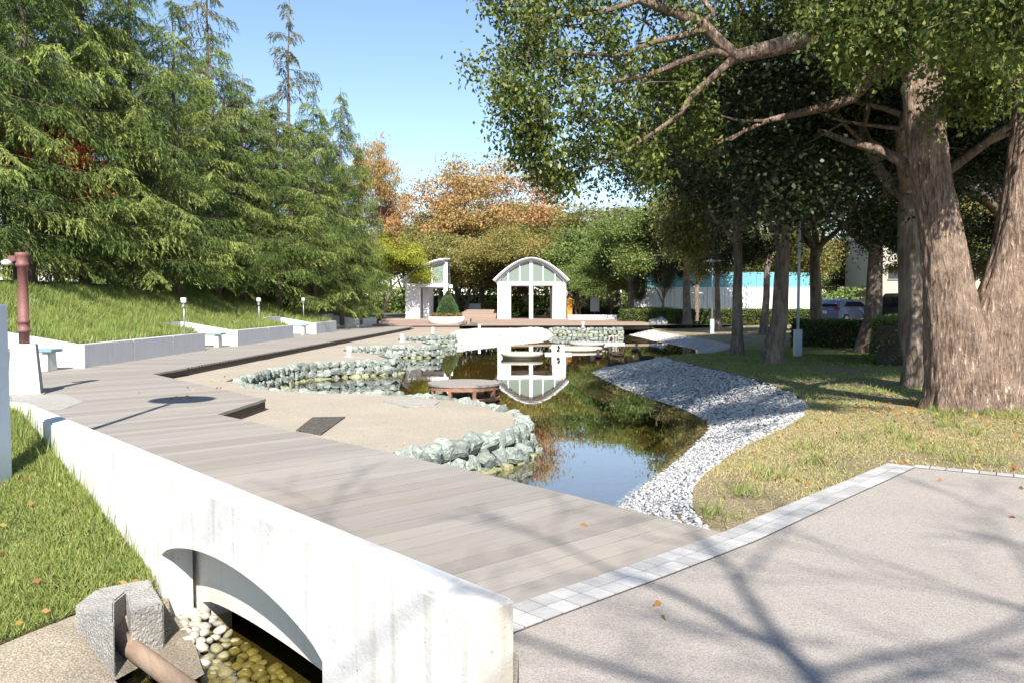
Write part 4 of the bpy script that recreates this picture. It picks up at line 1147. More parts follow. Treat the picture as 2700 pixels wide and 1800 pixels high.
# ------------------------------------------------------------------ far fence, hedges, cars, buildings
fe = empty('site_fence', (11.5, 78, 0), 'long white corrugated fence with a teal sheet above it', 'fence')
for k in range(17):
    b = MB()
    for j in range(5): b.box((k * 1.02 + .1 + j * .2, (.03 if j % 2 else -.03), 1.75), (.2, .03, 2.6))
    b.build('panel', M['fencew'], fe)
for k in range(6): MB().box((k * 2.9 + 1.4, .1, 3.75), (2.88, .03, 1.4)).build('teal_panel', M['fencet'], fe)
for k in range(7): MB().box((k * 2.9 - .03, .25, 2.2), (.08, .08, 4.5)).build('fence_post', M['mgrey'], fe)
def hedge(a, b_, w, h, label, n, leaf, m_=None, zb=None, seed=1):
    rs = np.random.RandomState(seed)
    a = Vector(a); b_ = Vector(b_); d = b_ - a; L = d.length; d.normalize(); nn = Vector((-d.y, d.x))
    z0 = zb if zb is not None else zlawn(a.x, a.y)
    t = empty('hedge', (a.x, a.y, z0), label, 'hedge', 'clipped hedges')
    u = rs.uniform(0, L, n); face = rs.uniform(0, 1, n)
    top = face < w / (w + 2 * h); side = np.where(rs.uniform(0, 1, n) < .5, -1, 1)
    v = np.where(top, rs.uniform(-.5, .5, n) * w, side * w * .5) + rs.normal(0, .035, n)
    en = (rs.uniform(0, 1, n) < w / L * .5 + .02) & ~top; u = np.where(en, np.where(rs.uniform(0, 1, n) < .5, 0, L), u); v = np.where(en, rs.uniform(-.5, .5, n) * w, v)
    z = np.where(top, h, rs.uniform(0, 1, n) * h) + rs.normal(0, .04, n)
    C = np.stack([d.x * u + nn.x * v, d.y * u + nn.y * v, z], 1)
    A = rs.normal(size=(n, 3)) * .8; A[:, 2] += np.where(top, .8, .1); A[:, 0] += nn.x * side * ~top; A[:, 1] += nn.y * side * ~top
    link('foliage', cards('foliage', C, A, leaf * rs.uniform(.6, 1.2, n), leaf * .55, rs), t, m_ or M['hedge'])
    q = [(0, 0)]
    hw = w * .5 - .05
    MB().prism([(nn.x * -hw, nn.y * -hw), (d.x * L + nn.x * -hw, d.y * L + nn.y * -hw), (d.x * L + nn.x * hw, d.y * L + nn.y * hw), (nn.x * hw, nn.y * hw)], -.1, h - .06).build('core', M['dark'], t)
    return t
hedge((8.2, 62.5), (13.4, 60.8), 1.0, 1.0, 'far clipped hedge left of the pale lamp post', 5000, .16, seed=1)
hedge((13.8, 60.6), (24, 57), 1.1, 1.05, 'long clipped hedge below the white fence', 9000, .16, seed=2)
hedge((10.4, 21.6), (14.8, 30.5), 1.7, 1.15, 'dark clipped hedge with a sunlit top behind the big tree', 16000, .09, seed=3)
hedge((-2.6, 78), (1.8, 76.5), 1.6, 1.0, 'broad low hedge above the timber steps', 5000, .18, seed=4, zb=.4)
hedge((4.8, 71), (14, 72), .9, .95, 'dark hedge behind the low white wall', 5000, .16, seed=5, zb=.1)
hedge((12.6, 36.5), (16, 33), 1.2, 1.1, 'leafy hedge between the tall lamp and the parked cars', 6000, .12, seed=6)
def wl_last(t): return [c for c in COL.objects if c.parent == t][-1]
def car(loc, rz, paint, label, van=False):
    t = empty('parked_car', loc, label, 'car', 'parked cars behind the hedge', rz)
    prof = [(-2.1, .35), (-2.15, .8), (-1.95, 1.0), (-1.75, 1.55 if van else 1.35), (-1.4, 1.75 if van else 1.45), (.3, 1.75 if van else 1.42), (1.05, 1.05), (1.95, .9), (2.1, .6), (2.05, .35)]
    W = .84
    v = [(-W, x, z) for x, z in prof] + [(W, x, z) for x, z in prof]; n = len(prof)
    f = [tuple(range(n)), tuple(range(2 * n - 1, n - 1, -1))] + [(i, n + i, n + (i + 1) % n, (i + 1) % n) for i in range(n)]
    b = MB(); b.add(v, f); b.build('body', paint, t, bevel=.07)
    zt = 1.62 if van else 1.34
    b = MB(); b.add([(-.66, -1.99, 1.03), (.66, -1.99, 1.03), (.58, -1.80, zt - .12), (-.58, -1.80, zt - .12)], [(0, 1, 2, 3)]); b.build('rear_window', M['carglass'], t)
    for sx in (-1, 1):
        b = MB(); b.add([(sx * (W + .012), -1.55, 1.02), (sx * (W + .012), .75, 1.02), (sx * (W + .012), .2, zt - .06), (sx * (W + .012), -1.35, zt - .06)], [(0, 1, 2, 3)]); b.build('side_window', M['carglass'], t)
        MB().box((sx * .70, -2.06, .95), (.16, .16, .34 if van else .2)).build('tail_light', M['taill'], t)
        for yy in (-1.3, 1.3):
            MB().tube([(sx * (W - .2), yy, .32), (sx * (W + .03), yy, .32)], [.32, .32], n=20).build('wheel', M['tyre'], t)
            hub_ = MB().tube([(sx * (W + .02), yy, .32), (sx * (W + .045), yy, .32)], [.2, .18], n=14).build('rim', M['mgrey'], [c for c in bpy.data.objects if c.parent == t and c.name.startswith('wheel')][-1] if False else wl_last(t))
    MB().box((0, -2.16, .72), (.36, .02, .17)).build('number_plate', M['signw'], t)
    return t
car((21.6, 46, .35), .1, M['car2'], 'black van parked behind the hedge, seen from the rear', True)
car((18.9, 47, .35), -.9, M['car1'], 'blue saloon car parked left of the black van')
def building(x0, x1, Y, h, label, m_, win):
    t = empty('building', (x0, Y, 0), label, 'building')
    MB().box(((x1 - x0) / 2, 5, h / 2), (x1 - x0, 10, h)).build('wall', m_, t)
    MB().box(((x1 - x0) / 2, 5, h + .15), (x1 - x0 + .6, 10.6, .3)).build('roof', M['mgrey'], t)
    nx = int((x1 - x0) / 2.6)
    for i in range(nx):
        for j in range(int(h / 3)):
            MB().box((1.5 + i * 2.6, -.03, 1.9 + j * 3), (1.5, .08, 1.4)).build('window', win, t)
            MB().box((1.5 + i * 2.6, -.09, 1.16 + j * 3), (1.7, .12, .08)).build('sill', M['mgrey'], wl_last(t))
    return t
building(41, 57, 92, 13, 'beige block of flats glimpsed through the trees on the right', M['bldg'], M['carglass'])
building(60, 78, 95, 17, 'pale building with glass balconies behind the forked trunk', M['fencew'], M['fencet'])

# ------------------------------------------------------------------ trees: conifers on the left bank
cp = [conifer_proto(101, 14, 3.4, start=1.2, nb=6), conifer_proto(102, 14, 3.0, start=1.2, nb=6), conifer_proto(103, 14, 3.3, start=1.2, nb=6)]
cs = [conifer_proto(104, 16, 2.9, sparse=True, start=3, nb=5, cl=.2), conifer_proto(105, 16, 3.1, sparse=True, start=4, nb=5, cl=.2)]
con = [(-90, 23, 14, 0, 1.15, 'tall drooping conifer cut by the left edge'), (75, 25.5, 16, 1, 1.15, 'tall dense conifer, second from the left edge'), (195, 28, 15, 2, 1.2, 'tall dense conifer rising out of the picture above the grass bank'),
       (310, 29.5, 12.2, 0, 1.05, 'shorter full conifer left of the first garden light'), (405, 32, 11.6, 1, 1.1, 'broad conifer behind the first garden light'), (500, 36, 11.5, 2, 1.0, 'conifer in the middle of the row above the second niche'),
       (560, 38, 10.5, 0, 1.05, 'lower conifer left of the bare-topped one'), (640, 40, 10.2, 1, 1.25, 'low full conifer below the bare-topped one'), (720, 43, 11.8, 2, .95, 'full conifer right of the bare-topped one'), (785, 46, 12.8, 0, .82, 'dense conifer near the right end of the row'), (828, 50, 10.6, 1, .72, 'last conifer of the row beside the yellow-green tree'),
       (20, 33, 17, 2, 1.1, 'conifer in the second row at the far left'), (140, 36, 17, 0, 1.1, 'conifer in the second row behind the second and third tall ones'), (255, 38, 12.8, 2, 1.1, 'conifer in the second row just left of the shorter full one'), (400, 44, 12, 0, 1.1, 'conifer in the second row behind the broad one'), (545, 48, 12.5, 1, 1.1, 'conifer in the second row above the second garden light'), (680, 52, 11.5, 0, 1.1, 'conifer in the second row behind the lone bare-topped one'), (330, 40, 12.2, 1, 1.05, 'conifer in the second row behind the shorter full one'), (470, 46, 13, 0, 1.0, 'conifer in the second row under the first thin top'), (610, 50, 12, 2, 1.0, 'conifer in the second row between the two thin tops'), (740, 54, 13, 1, 1.0, 'conifer in the second row near its right end')]
rng = random.Random(77)
for i, (x, Y, h, k, w, lab) in enumerate(con):
    f_ = 1.13 if Y < 48 else 1.06
    Y *= f_; h = h * f_
    q = PY(x, 690, Y)
    z = zbank(q.x, q.y)
    place_tree('conifer', cp[k], (q.x, q.y, z - .1), h, M['needle'] if i % 3 else M['needle2'], M['barkc'], lab, 'conifers on the left bank', rng.uniform(0, 6.28), w)
for x, Y, h, k, w, lab in [(475, 46, 18.6, 0, 1.15, 'thin-topped sparse conifer, taller one on the left against the sky'), (665, 52, 18.8, 1, 1.15, 'thin sparse conifer with drooping branches standing alone against the sky')]:
    q = PY(x, 690, Y)
    place_tree('sparse_conifer', cs[k], (q.x, q.y, zbank(q.x, q.y)), h, M['needleb'], M['barkc'], lab, 'sparse conifers', 1.0, w)

# ------------------------------------------------------------------ deciduous trees
d1 = tree_proto(11, 3.2, .24, 2.5, 4, .75, .05, .20, 85, (.6, .6, .16))
d2 = tree_proto(12, 3.0, .22, 2.4, 4, .85, .02, .20, 85, (.6, .6, .16), trunks=1)
d3 = tree_proto(13, 1.6, .17, 2.0, 4, .7, .08, .17, 90, (.5, .5, .22), trunks=2)
d9 = tree_proto(19, 4.2, .24, 1.8, 4, .85, .02, .10, 330, (.6, .6, .34))
d8 = tree_proto(18, 4.6, .25, 1.9, 4, .85, .02, .16, 130, (.55, .55, .26))
d7 = tree_proto(17, 2.7, .12, 1.15, 4, .8, .0, .13, 110, (.35, .35, .2), lean=(.3, 0))
d5 = tree_proto(12, 3.0, .2, 2.4, 4, .85, .02, .19, 42, (.55, .55, .12))
d6 = tree_proto(16, 3.0, .2, 2.4, 4, .7, .05, .19, 50, (.55, .55, .13))
d4 = tree_proto(14, 2.4, .25, 2.1, 4, .8, .03, .15, 210, (.6, .6, .32))
far = [(1105, 84, 16.3, d5, 'rust', 'large rust and orange tree behind the two pavilions', 1.0), (1010, 88, 12.2, d6, 'rust2', 'brownish autumn tree behind the left pavilion', 1.2), (1210, 92, 13.5, d6, 'rust2', 'thin ochre tree right of the large rust one', 1.2),
       (850, 60, 13.6, d5, 'rust', 'tree with pinkish autumn top showing over the last conifers', .42), (960, 74, 8.8, d3, 'olive', 'olive green tree beside the half-arched pavilion', 1.25), (1060, 78, 8.2, d3, 'olive', 'olive tree between the two pavilions', 1.25), (1165, 76, 8.6, d4, 'rust2', 'ochre bush-like tree left behind the arched pavilion', 1.2),
       (1270, 80, 9.5, d4, 'olive', 'olive tree right behind the arched pavilion', 1.25), (1345, 74, 9.2, d3, 'green', 'light green tree right of the arched pavilion', 1.25), (1420, 84, 11.5, d1, 'olive', 'olive tree behind the far lawn', 1.2), (1330, 68, 5.2, d3, 'green', 'small light green tree behind the notice board', 1.0), (1405, 70, 5.0, d3, 'olive', 'small brown-green tree left of the far hedge', 1.0)]
for x, Y, h, pr, m_, lab, w in far:
    q = PY(x, 690, Y); sc = h / pr['h']
    place_tree('autumn_tree' if 'rust' in m_ else 'park_tree', pr, (q.x, q.y, .2), h, M[m_], M['bark2'], lab, 'trees behind the pavilions', rng.uniform(0, 6.28), sc * w)
q = PY(930, 700, 61)
place_tree('yellow_green_tree', d7, (-9.9, 61.9, .3), 6.7, M['lime'], M['bark2'], 'yellow-green tree spilling over the half-arched pavilion', None, 0, 6.6 / d7['h'] * 1.15)
q = PY(20, 690, 33)
place_tree('red_maple', d3, (PY(45, 690, 29.5).x, 29.5, zbank(PY(45, 690, 29.5).x, 29.5)), 7.2, M['red'], M['bark2'], 'red maple showing between the conifers at the left edge', None, .4, 7.2 / d3['h'] * .75)
# right-hand park trees (trunks seen on the lawn)
right = [(1447, 728, 66, 9.5, d8, 'green', 'park tree at the far left of the lawn beside the boulder', 1.2), (1523, 737, 62, 7.2, d4, 'darkleaf', 'dark small-crowned tree in front of the white fence', .6), (1578, 741, 60, 11.5, d8, 'green', 'slim tree standing before the teal sheet', 1.2), (1650, 748, 55, 11, d8, 'olive', 'slim tree just right of the far lamp post', .8),
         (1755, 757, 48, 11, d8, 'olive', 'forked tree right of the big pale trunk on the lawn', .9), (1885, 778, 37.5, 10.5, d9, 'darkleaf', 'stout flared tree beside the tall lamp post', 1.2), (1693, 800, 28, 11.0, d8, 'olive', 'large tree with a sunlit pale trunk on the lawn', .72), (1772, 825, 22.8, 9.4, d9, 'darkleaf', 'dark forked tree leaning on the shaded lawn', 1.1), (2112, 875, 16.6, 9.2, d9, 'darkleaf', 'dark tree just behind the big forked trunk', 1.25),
         (1990, 780, 31, 11, d9, 'darkleaf', 'dark evergreen behind the leafy hedge', 1.3), (2290, 760, 27, 11, d9, 'darkleaf', 'dark evergreen seen through the fork of the big tree', 1.2), (2120, 745, 44, 8, d1, 'olive', 'olive tree over the parked cars', 1.2), (2240, 742, 52, 9, d3, 'green', 'light green tree behind the parked cars', 1.2), (1600, 735, 72, 11, d1, 'rust2', 'ochre tree far behind the white fence', 1.2)]
for x, y, Y, h, pr, m_, lab, w in right:
    q = PY(x, y, Y); sc = h / pr['h']
    place_tree('park_tree', pr, (q.x, q.y, zlawn(q.x, q.y) - .05), h, M[m_], M['bark2'], lab, 'trees on the right-hand lawn', rng.uniform(0, 6.28), sc * w)
# tree belt beyond everything
for i in range(26):
    a = -62 + i * 5.6 + rng.uniform(-1.5, 1.5); Y = rng.uniform(100, 118)
    pr = (d1, d2, d4)[i % 3]
    h = rng.uniform(9, 13)
    place_tree('belt_tree', pr, (a, Y, 0), h, M[('olive', 'rust2', 'green')[(i * 7) % 3]], M['bark2'], 'tree in the belt beyond the park, mostly hidden by nearer trees', 'tree belt beyond the park', rng.uniform(0, 6.28), h / pr['h'] * 1.4)

rs = np.random.RandomState(51); n = 42000
X = rs.uniform(-70, 90, n); Yb = 98 + rs.normal(0, 1.2, n); Hh = np.array([3.6 + 2.2 * noise.noise(Vector((x * .12, 4, 0))) + 1.0 * noise.noise(Vector((x * .5, 9, 0))) for x in X])
C = np.stack([X, Yb, .2 + Hh * rs.uniform(0, 1, n) ** .8], 1)
core_ = MB()
for k_ in range(40): core_.box((-68 + k_ * 4, 100.5, 1.2), (4.0, 1, 2.4 + 1.6 * noise.noise(Vector(((-68 + k_ * 4) * .12, 4, 0)))))
o = link('far_shrubbery', cards('far_shrubbery', C, rs.normal(size=(n, 3)), .42 * rs.uniform(.6, 1.2, n), .25, rs), None, M['green']); tag(o, 'dense undergrowth closing the far end of the park', 'shrubbery', kind='stuff')
core_.build('undergrowth_core', M['dark'], o)['kind'] = 'stuff'
# ------------------------------------------------------------------ the big forked camphor on the right
ct = P(2262, 940, .05)
cam_t = empty('camphor_tree', (0, 0, 0), 'big forked evergreen tree with furrowed bark on the right', 'tree')
YT = 12.15
tr = MB()
def cpts(l): return [PY(x, y, Y) for x, y, Y, r in l], [r for x, y, Y, r in l]
def bark_tube(l, seed):
    p, r = cpts(l)
    P2 = []; R2 = []
    for i in range(len(p) - 1):
        n_ = max(2, int((p[i + 1] - p[i]).length / .07))
        for k in range(n_):
            P2.append(p[i].lerp(p[i + 1], k / n_)); R2.append(r[i] + (r[i + 1] - r[i]) * k / n_)
    for _ in range(6):
        P2 = [P2[0]] + [(P2[i - 1] + P2[i] * 2 + P2[i + 1]) / 4 for i in range(1, len(P2) - 1)] + [P2[-1]]
        R2 = [R2[0]] + [(R2[i - 1] + R2[i] * 2 + R2[i + 1]) / 4 for i in range(1, len(R2) - 1)] + [R2[-1]]
    n_ = 84; v = []; f = []
    for i, q in enumerate(P2):
        for j in range(n_):
            t = 6.28318 * j / n_; c_, s_ = math.cos(t), math.sin(t)
            big = .10 * noise.noise(Vector((c_ * 1.6 + seed, s_ * 1.6, q.z * .5)))
            flare = max(0, .45 - q.z) * .35 * (.5 + noise.noise(Vector((c_ * 2.5 + seed, s_ * 2.5, 3))))
            ridge = 1 - abs(noise.noise(Vector((c_ * R2[i] * 17 + seed, s_ * R2[i] * 17, q.z * 2.6))))
            fine = noise.noise(Vector((c_ * R2[i] * 40, s_ * R2[i] * 40 + seed, q.z * 9)))
            rr_ = R2[i] * (1 + big + flare) + .055 * (ridge - .75) + .009 * fine
            v.append((q.x + c_ * rr_, q.y + s_ * rr_, q.z))
    for i in range(len(P2) - 1):
        for j in range(n_):
            k = (j + 1) % n_; f.append((i * n_ + j, i * n_ + k, (i + 1) * n_ + k, (i + 1) * n_ + j))
    tr.add(v, f, True)
bark_tube([(2208, 985, 12.2, .60), (2206, 945, 12.2, .50), (2202, 880, 12.2, .45), (2196, 800, 12.2, .42), (2184, 700, 12.2, .36), (2174, 620, 12.2, .31), (2158, 520, 12.2, .285), (2135, 400, 12.2, .27), (2120, 220, 12.3, .26), (2100, 30, 12.4, .23), (2092, -200, 12.6, .19), (2085, -420, 12.8, .13)], 1)
bark_tube([(2280, 985, 12.35, .58), (2280, 945, 12.35, .49), (2280, 880, 12.35, .43), (2284, 800, 12.35, .41), (2302, 690, 12.35, .37), (2334, 575, 12.35, .34), (2362, 420, 12.35, .31), (2388, 200, 12.35, .28), (2405, 0, 12.3, .24), (2415, -250, 12.1, .2)], 4)
tr.build('trunk', M['bark'], cam_t)
lm = MB()
def limb(l, n=10):
    p, r = cpts(l); lm.tube(p, r, n=n, flute=.1, cap=True); return p
limb([(2118, 160, 12.3, .17), (2020, 60, 12.0, .165), (1900, 62, 11.9, .15), (1840, 92, 11.9, .13), (1770, 112, 11.9, .12), (1690, 130, 11.9, .10), (1650, 95, 11.9, .09), (1610, 52, 11.9, .085), (1545, 28, 11.9, .07), (1470, 0, 11.9, .06), (1400, -30, 11.9, .05), (1310, -60, 11.8, .03)])
limb([(1690, 130, 11.9, .06), (1640, 118, 11.9, .05), (1570, 140, 11.9, .045), (1500, 170, 11.8, .035), (1400, 190, 11.8, .025), (1300, 215, 11.7, .015)])
limb([(1690, 130, 11.9, .06), (1640, 175, 11.9, .05), (1590, 220, 11.9, .045), (1560, 265, 11.9, .035), (1480, 320, 12, .025), (1400, 370, 12, .015), (1320, 400, 12, .01)])
limb([(1620, 65, 11.9, .05), (1560, 85, 11.9, .045), (1510, 95, 11.9, .04), (1420, 130, 11.9, .03), (1300, 120, 11.7, .02), (1200, 150, 11.6, .01)])
limb([(1470, 0, 11.9, .04), (1380, 30, 11.8, .03), (1280, 40, 11.8, .02), (1170, 40, 11.7, .01)])
limb([(1600, 60, 11.9, .04), (1640, 30, 11.9, .04), (1600, -20, 11.9, .03)], 6)
limb([(2110, 120, 12.3, .13), (2040, 150, 12.7, .11), (1990, 190, 13, .1), (1960, 225, 13.2, .085), (1900, 245, 13.3, .075), (1830, 262, 13.3, .06), (1760, 278, 13.3, .045), (1715, 300, 13.3, .03), (1660, 325, 13.3, .02), (1610, 352, 13.3, .008)])
limb([(1760, 278, 13.3, .03), (1700, 278, 13.2, .022), (1660, 268, 13.2, .015), (1620, 242, 13.2, .006)], 6)
limb([(1715, 300, 13.3, .02), (1680, 322, 13.3, .016), (1600, 320, 13.3, .006)], 6)
limb([(2100, 400, 12.4, .09), (2070, 370, 12.7, .085), (2020, 345, 13, .075), (1960, 330, 13.3, .06), (1880, 300, 13.6, .04)])
limb([(2400, 60, 12.3, .15), (2300, 20, 11.2, .13), (2220, -30, 10.2, .11), (2150, -80, 9.5, .08)])
limb([(2095, -100, 12.5, .15), (2000, -200, 11.6, .12), (1880, -330, 11, .08), (1700, -420, 11, .04)])
limb([(2095, -150, 12.5, .13), (2180, -330, 11.5, .1), (2260, -520, 11, .06)])
limb([(2095, -160, 12.5, .13), (2000, -320, 10.5, .1), (1950, -480, 8.5, .07), (1900, -620, 7, .04)])
lm.build('limbs', M['bark'], cam_t)
rs = np.random.RandomState(8)
cl = [(1175, 15, 11.7, .36), (1225, 60, 11.6, .45), (1215, 130, 11.4, .38), (1165, 195, 11.3, .27), (1215, 225, 11.5, .48), (1290, 60, 11.9, .6), (1300, 160, 11.9, .6), (1255, 300, 11.6, .42), (1225, 350, 11.6, .25), (1330, 270, 12, .52), (1390, 90, 12.2, .65), (1420, 210, 12, .6), (1310, 360, 12, .42), (1400, 330, 12.2, .5), (1480, 50, 12.3, .6), (1500, 200, 12.6, .55), (1480, 290, 12.6, .5), (1270, 410, 12.2, .3), (1570, 190, 12.8, .35), (1560, 20, 12.3, .45), (1350, -30, 12, .6), (1230, -20, 12, .5), (1450, -60, 12, .6), (1600, 300, 13.3, .4), (1480, 380, 12.8, .4), 
      (1700, 20, 12.8, .5), (1760, -20, 12.5, .5), (1820, 30, 13, .5), (1900, 10, 10.0, .4), (1960, 40, 9.9, .42), (2030, 30, 9.7, .42), (2000, 100, 9.8, .35), (2080, 80, 9.9, .38), (2120, 10, 9.5, .4), (2190, 30, 9.0, .4), (2260, 40, 8.6, .4), (2320, 20, 8.3, .42), (2350, 80, 8.5, .4), (2300, 110, 9.6, .4), (2230, 120, 10.4, .4), (2180, 110, 10.6, .36), (2260, 200, 11, .4), (2330, 190, 10.6, .42), (2200, 200, 11.3, .3), (1940, 130, 10.6, .3)]
cen = np.array([tuple(PY(x, y, Y)) for x, y, Y, r in cl]); rad = np.array([[r, r, r * .85] for x, y, Y, r in cl])
# sub-clumps inside each clump
sub = np.repeat(cen, 11, axis=0) + rs.normal(size=(len(cen) * 11, 3)) * np.repeat(rad, 11, axis=0) * .62
tw = MB()
for i_, q_ in enumerate(sub):
    a_ = Vector(cen[i_ // 11]); b_ = Vector(q_); m_ = a_.lerp(b_, .5) + Vector((0, 0, .06))
    tw.tube([a_, m_, b_], [.012, .008, .003], n=4, cap=False)
tw.build('twigs', M['bark2'], cam_t)['kind'] = 'stuff'
C = clump_leaves(sub, np.full((len(sub), 3), .125), 72, rs)
A = rs.normal(size=C.shape) * .8; A[:, 2] -= .75
link('crown', cards('crown', C, A, .088 * rs.uniform(.65, 1.2, len(C)), .045 * rs.uniform(.8, 1.15, len(C)), rs), cam_t, M['camphor'])
# the high canopy above the picture, which shades the lawn behind
k = 1500
u = rs.normal(size=(k, 3)); u = unit(u) * rs.uniform(.35, 1, (k, 1)) ** .5
ov = []
while len(ov) < 48:
    x_ = rs.uniform(2.6, 5.9); s_ = rs.uniform(11.2 + max(0, x_ - 4.4) * 1.6, 19.5); y_ = rs.uniform(4.6, 11); z_ = s_ - y_
    if z_ > 1.6 + .366 * y_ + .9 and z_ < 11: ov.append((x_ + .3, y_, z_))
cc = np.array([7.6, 14.5, 11.4]) + u * np.array([6.0, 6.0, 4.6])
cc = cc[(cc[:, 0] > 2.8) & (cc[:, 1] + cc[:, 2] > np.where(cc[:, 0] > 5, 17.0, 15.5)) & (cc[:, 2] > 1.6 + cc[:, 1] * .366 + .9)]
cc = cc[(cc[:, 0] > 5.6) | (rs.uniform(0, 1, len(cc)) < .42)]
cc = np.vstack([cc, np.array(ov)])
C = clump_leaves(cc, np.where(cc[:, :1] > 5.6, .36, .25) * np.ones((1, 3)), 80, rs)
A = rs.normal(size=C.shape); A[:, 2] -= .6
link('upper_crown', cards('upper_crown', C, A, .13 * rs.uniform(.7, 1.2, len(C)), .07, rs), cam_t, M['camphor'])

# unseen bare tree behind the viewpoint, its form invented to cast the path shadows
rngb = random.Random(41); polys = []; tips = []
tb_ = MB()
tx, ty = 1.62, -5.0
tb_.tube([(tx, ty, -.1), (tx, ty, .3), (tx + .05, ty, 4), (tx + .0, ty, 8.4)], [.2, .13, .085, .055], n=10)
for (x0, z0, dx, dy, dz, Ln, rr0, lv) in [(tx, 8.4, -.55, .1, .9, 1.1, .042, 4), (tx, 8.4, .1, .1, 1, 1.1, .045, 4), (tx, 7.9, .8, .0, .8, 1.5, .036, 4), (tx, 7.4, -.9, 0, .7, 1.6, .036, 4), (tx, 8.2, 1.2, .1, .6, 1.8, .036, 4), (tx, 7.6, -1.2, .1, .9, 1.8, .034, 4)]:
    grow(rngb, Vector((x0, ty, z0)), Vector((dx, dy, dz)).normalized(), Ln, rr0, lv, polys, tips, .55, .03, .72)
for pts, rad_ in polys: tb_.tube(pts, [max(.006, r) for r in rad_], n=5, cap=False)
o = tb_.build('unseen_bare_tree', M['bark2']); tag(o, 'unseen bare-branched tree behind the viewpoint, added for its shadow across the paving', 'tree')
# second unseen one farther right, added for branch shadows on the path corner
o2 = o.copy(); COL.objects.link(o2); o2.location = (4.6, .6, -.4); o2.rotation_euler = (0, 0, .5)
o2.rotation_euler = (0, 0, 0); o2.location = (3.4, -.3, -.2); o2['label'] = 'unseen bare-branched tree farther right, added for its shadow on the path corner'
o['group'] = o2['group'] = 'unseen bare trees behind the viewpoint'

# ------------------------------------------------------------------ grass
def grass(name, poly, zf, n, L, W, m_, label, seed, bbox=None, lean=.35, wfun=None, parent=None):
    rs = np.random.RandomState(seed)
    xs = [p[0] for p in poly]; ys = [p[1] for p in poly]
    x0, x1, y0, y1 = bbox or (min(xs), max(xs), min(ys), max(ys))
    X = rs.uniform(x0, x1, n * 3); Y = rs.uniform(y0, y1, n * 3)
    k = inside_np(poly, X, Y)
    if wfun is not None: k &= rs.uniform(0, 1, n * 3) < wfun(X, Y)
    X, Y = X[k][:n], Y[k][:n]
    Z = np.array([zf(x, y) for x, y in zip(X, Y)])
    C = np.stack([X, Y, Z - .01], 1); nn = len(C)
    A = rs.normal(size=(nn, 3)) * lean; A[:, 2] = 1
    pat = np.array([noise.noise(Vector((x * .9, y * .9, 9.0))) for x, y in zip(X, Y)])
    LL = L * rs.uniform(.45, 1.2, nn) * (1 + .55 * pat)
    me = cards(name, C, A, LL, W * rs.uniform(.7, 1.3, nn), rs, .1)
    o = link(name, me, parent, m_); tag(o, label, 'grass', kind='stuff'); return o
grass('lawn_grass', lawnL, zl, 90000, .085, .0085, M['grassL'], 'lush green grass beside the white parapet wall', 1, (-6.6, -2.2, 5.2, 11), .6)
wp_ = [WA + WD * t - WN * d for t, d in ((9.5, .0), (4.4, .0), (4.6, .22), (9.5, .25))]
grass('wall_grass', [tuple(v) for v in wp_], zl, 1500, .26, .010, M['grassL'], 'longer grass blades along the foot of the parapet wall', 2, None, .22)
grass('bank_grass', bank_poly, zbank, 60000, .30, .016, M['grassB'], 'long rough grass on the bank below the conifers', 3, (-15.5, -9.8, 17, 40), .45)
grass('bank_grass', bank_poly, zbank, 30000, .32, .025, M['grassB'], 'long rough grass on the far part of the bank', 4, (-17, -9.6, 36, 60), .45)
def patch(X, Y):
    v = np.array([noise.noise(Vector((x * .55, y * .55, 2.0))) for x, y in zip(X, Y)])
    return np.clip(.55 + v * 1.2, .12, 1)
grass('dry_grass', lawn_poly, zlawn, 110000, .05, .0075, M['grassD'], 'short dry grass on the near lawn by the tile border', 5, (1.4, 9, 5.2, 14), .8, patch)
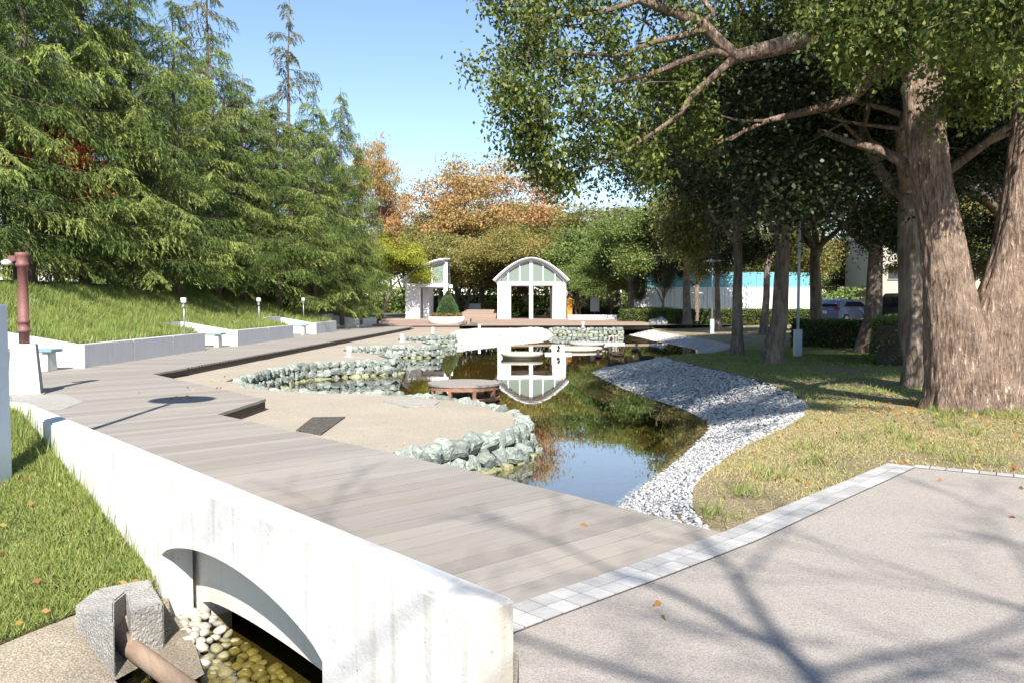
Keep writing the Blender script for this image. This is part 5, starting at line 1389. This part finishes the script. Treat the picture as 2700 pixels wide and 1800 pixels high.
grass('shade_grass', lawn_poly, zlawn, 60000, .09, .013, M['grassB'], 'short green grass on the shaded lawn among the trees', 6, (4, 15, 12.8, 36), .8, lambda X, Y: patch(X, Y) * np.clip((Y - 12.5) / 3, .15, 1))
# grass tufts and fallen leaves
rs = np.random.RandomState(31)
tuft = [(2180, 975), (2230, 990), (2050, 985), (1960, 1000), (2130, 1030), (2200, 1050), (2080, 1000), (1700, 1130), (1640, 1180), (2290, 1060), (2330, 960), (2145, 950), (2165, 962), (2200, 958), (2260, 960), (2310, 965), (2120, 930), (1760, 1090), (1880, 1060), (1850, 1020)]
CC = []; AA = []
for x, y in tuft:
    q = P(x, y, 0)
    for j in range(60):
        CC.append((q.x + rs.normal(0, .09), q.y + rs.normal(0, .09), zlawn(q.x, q.y))); AA.append((rs.normal(0, .5), rs.normal(0, .5), 1))
o = link('grass_tufts', cards('grass_tufts', np.array(CC), np.array(AA), .17 * rs.uniform(.5, 1.2, len(CC)), .009, rs), None, M['grassL']); tag(o, 'green grass tufts dotted over the dry lawn', 'grass', kind='stuff')
CC = []
for j in range(420):
    x = rs.uniform(2.2, 9); y = rs.uniform(6, 18)
    if inside(lawn_poly, x, y): CC.append((x, y, zlawn(x, y) + .02))
for j in range(260):
    a_ = rs.uniform(0, 6.28); r_ = .6 + abs(rs.normal(0, .7)); x = 6.85 + math.cos(a_) * r_ * 1.2; y = 12.2 + math.sin(a_) * r_
    CC.append((x, y, zlawn(x, y) + .02))
for j in range(60):
    x = rs.uniform(-6, -2.6); y = rs.uniform(5.6, 9.5)
    if inside(lawnL, x, y): CC.append((x, y, zl(x, y) + .07))
for j in range(11): CC.append((rs.uniform(.2, 6), rs.uniform(3, 7.4), .012))
for j in range(18): CC.append((rs.uniform(-7, -4.5), rs.uniform(13.5, 18), .012))
CC = np.array(CC); A = rs.normal(size=CC.shape); A[:, 2] *= .12
sd = rs.normal(size=CC.shape) * .25; sd[:, 2] = 1
o = link('fallen_leaves', cards('fallen_leaves', CC, A, .07 * rs.uniform(.6, 1.2, len(CC)), .04, rs, .2, side=np.cross(A, sd)), None, M['dry']); tag(o, 'dry fallen leaves scattered over lawn and paving', 'leaves', kind='stuff')
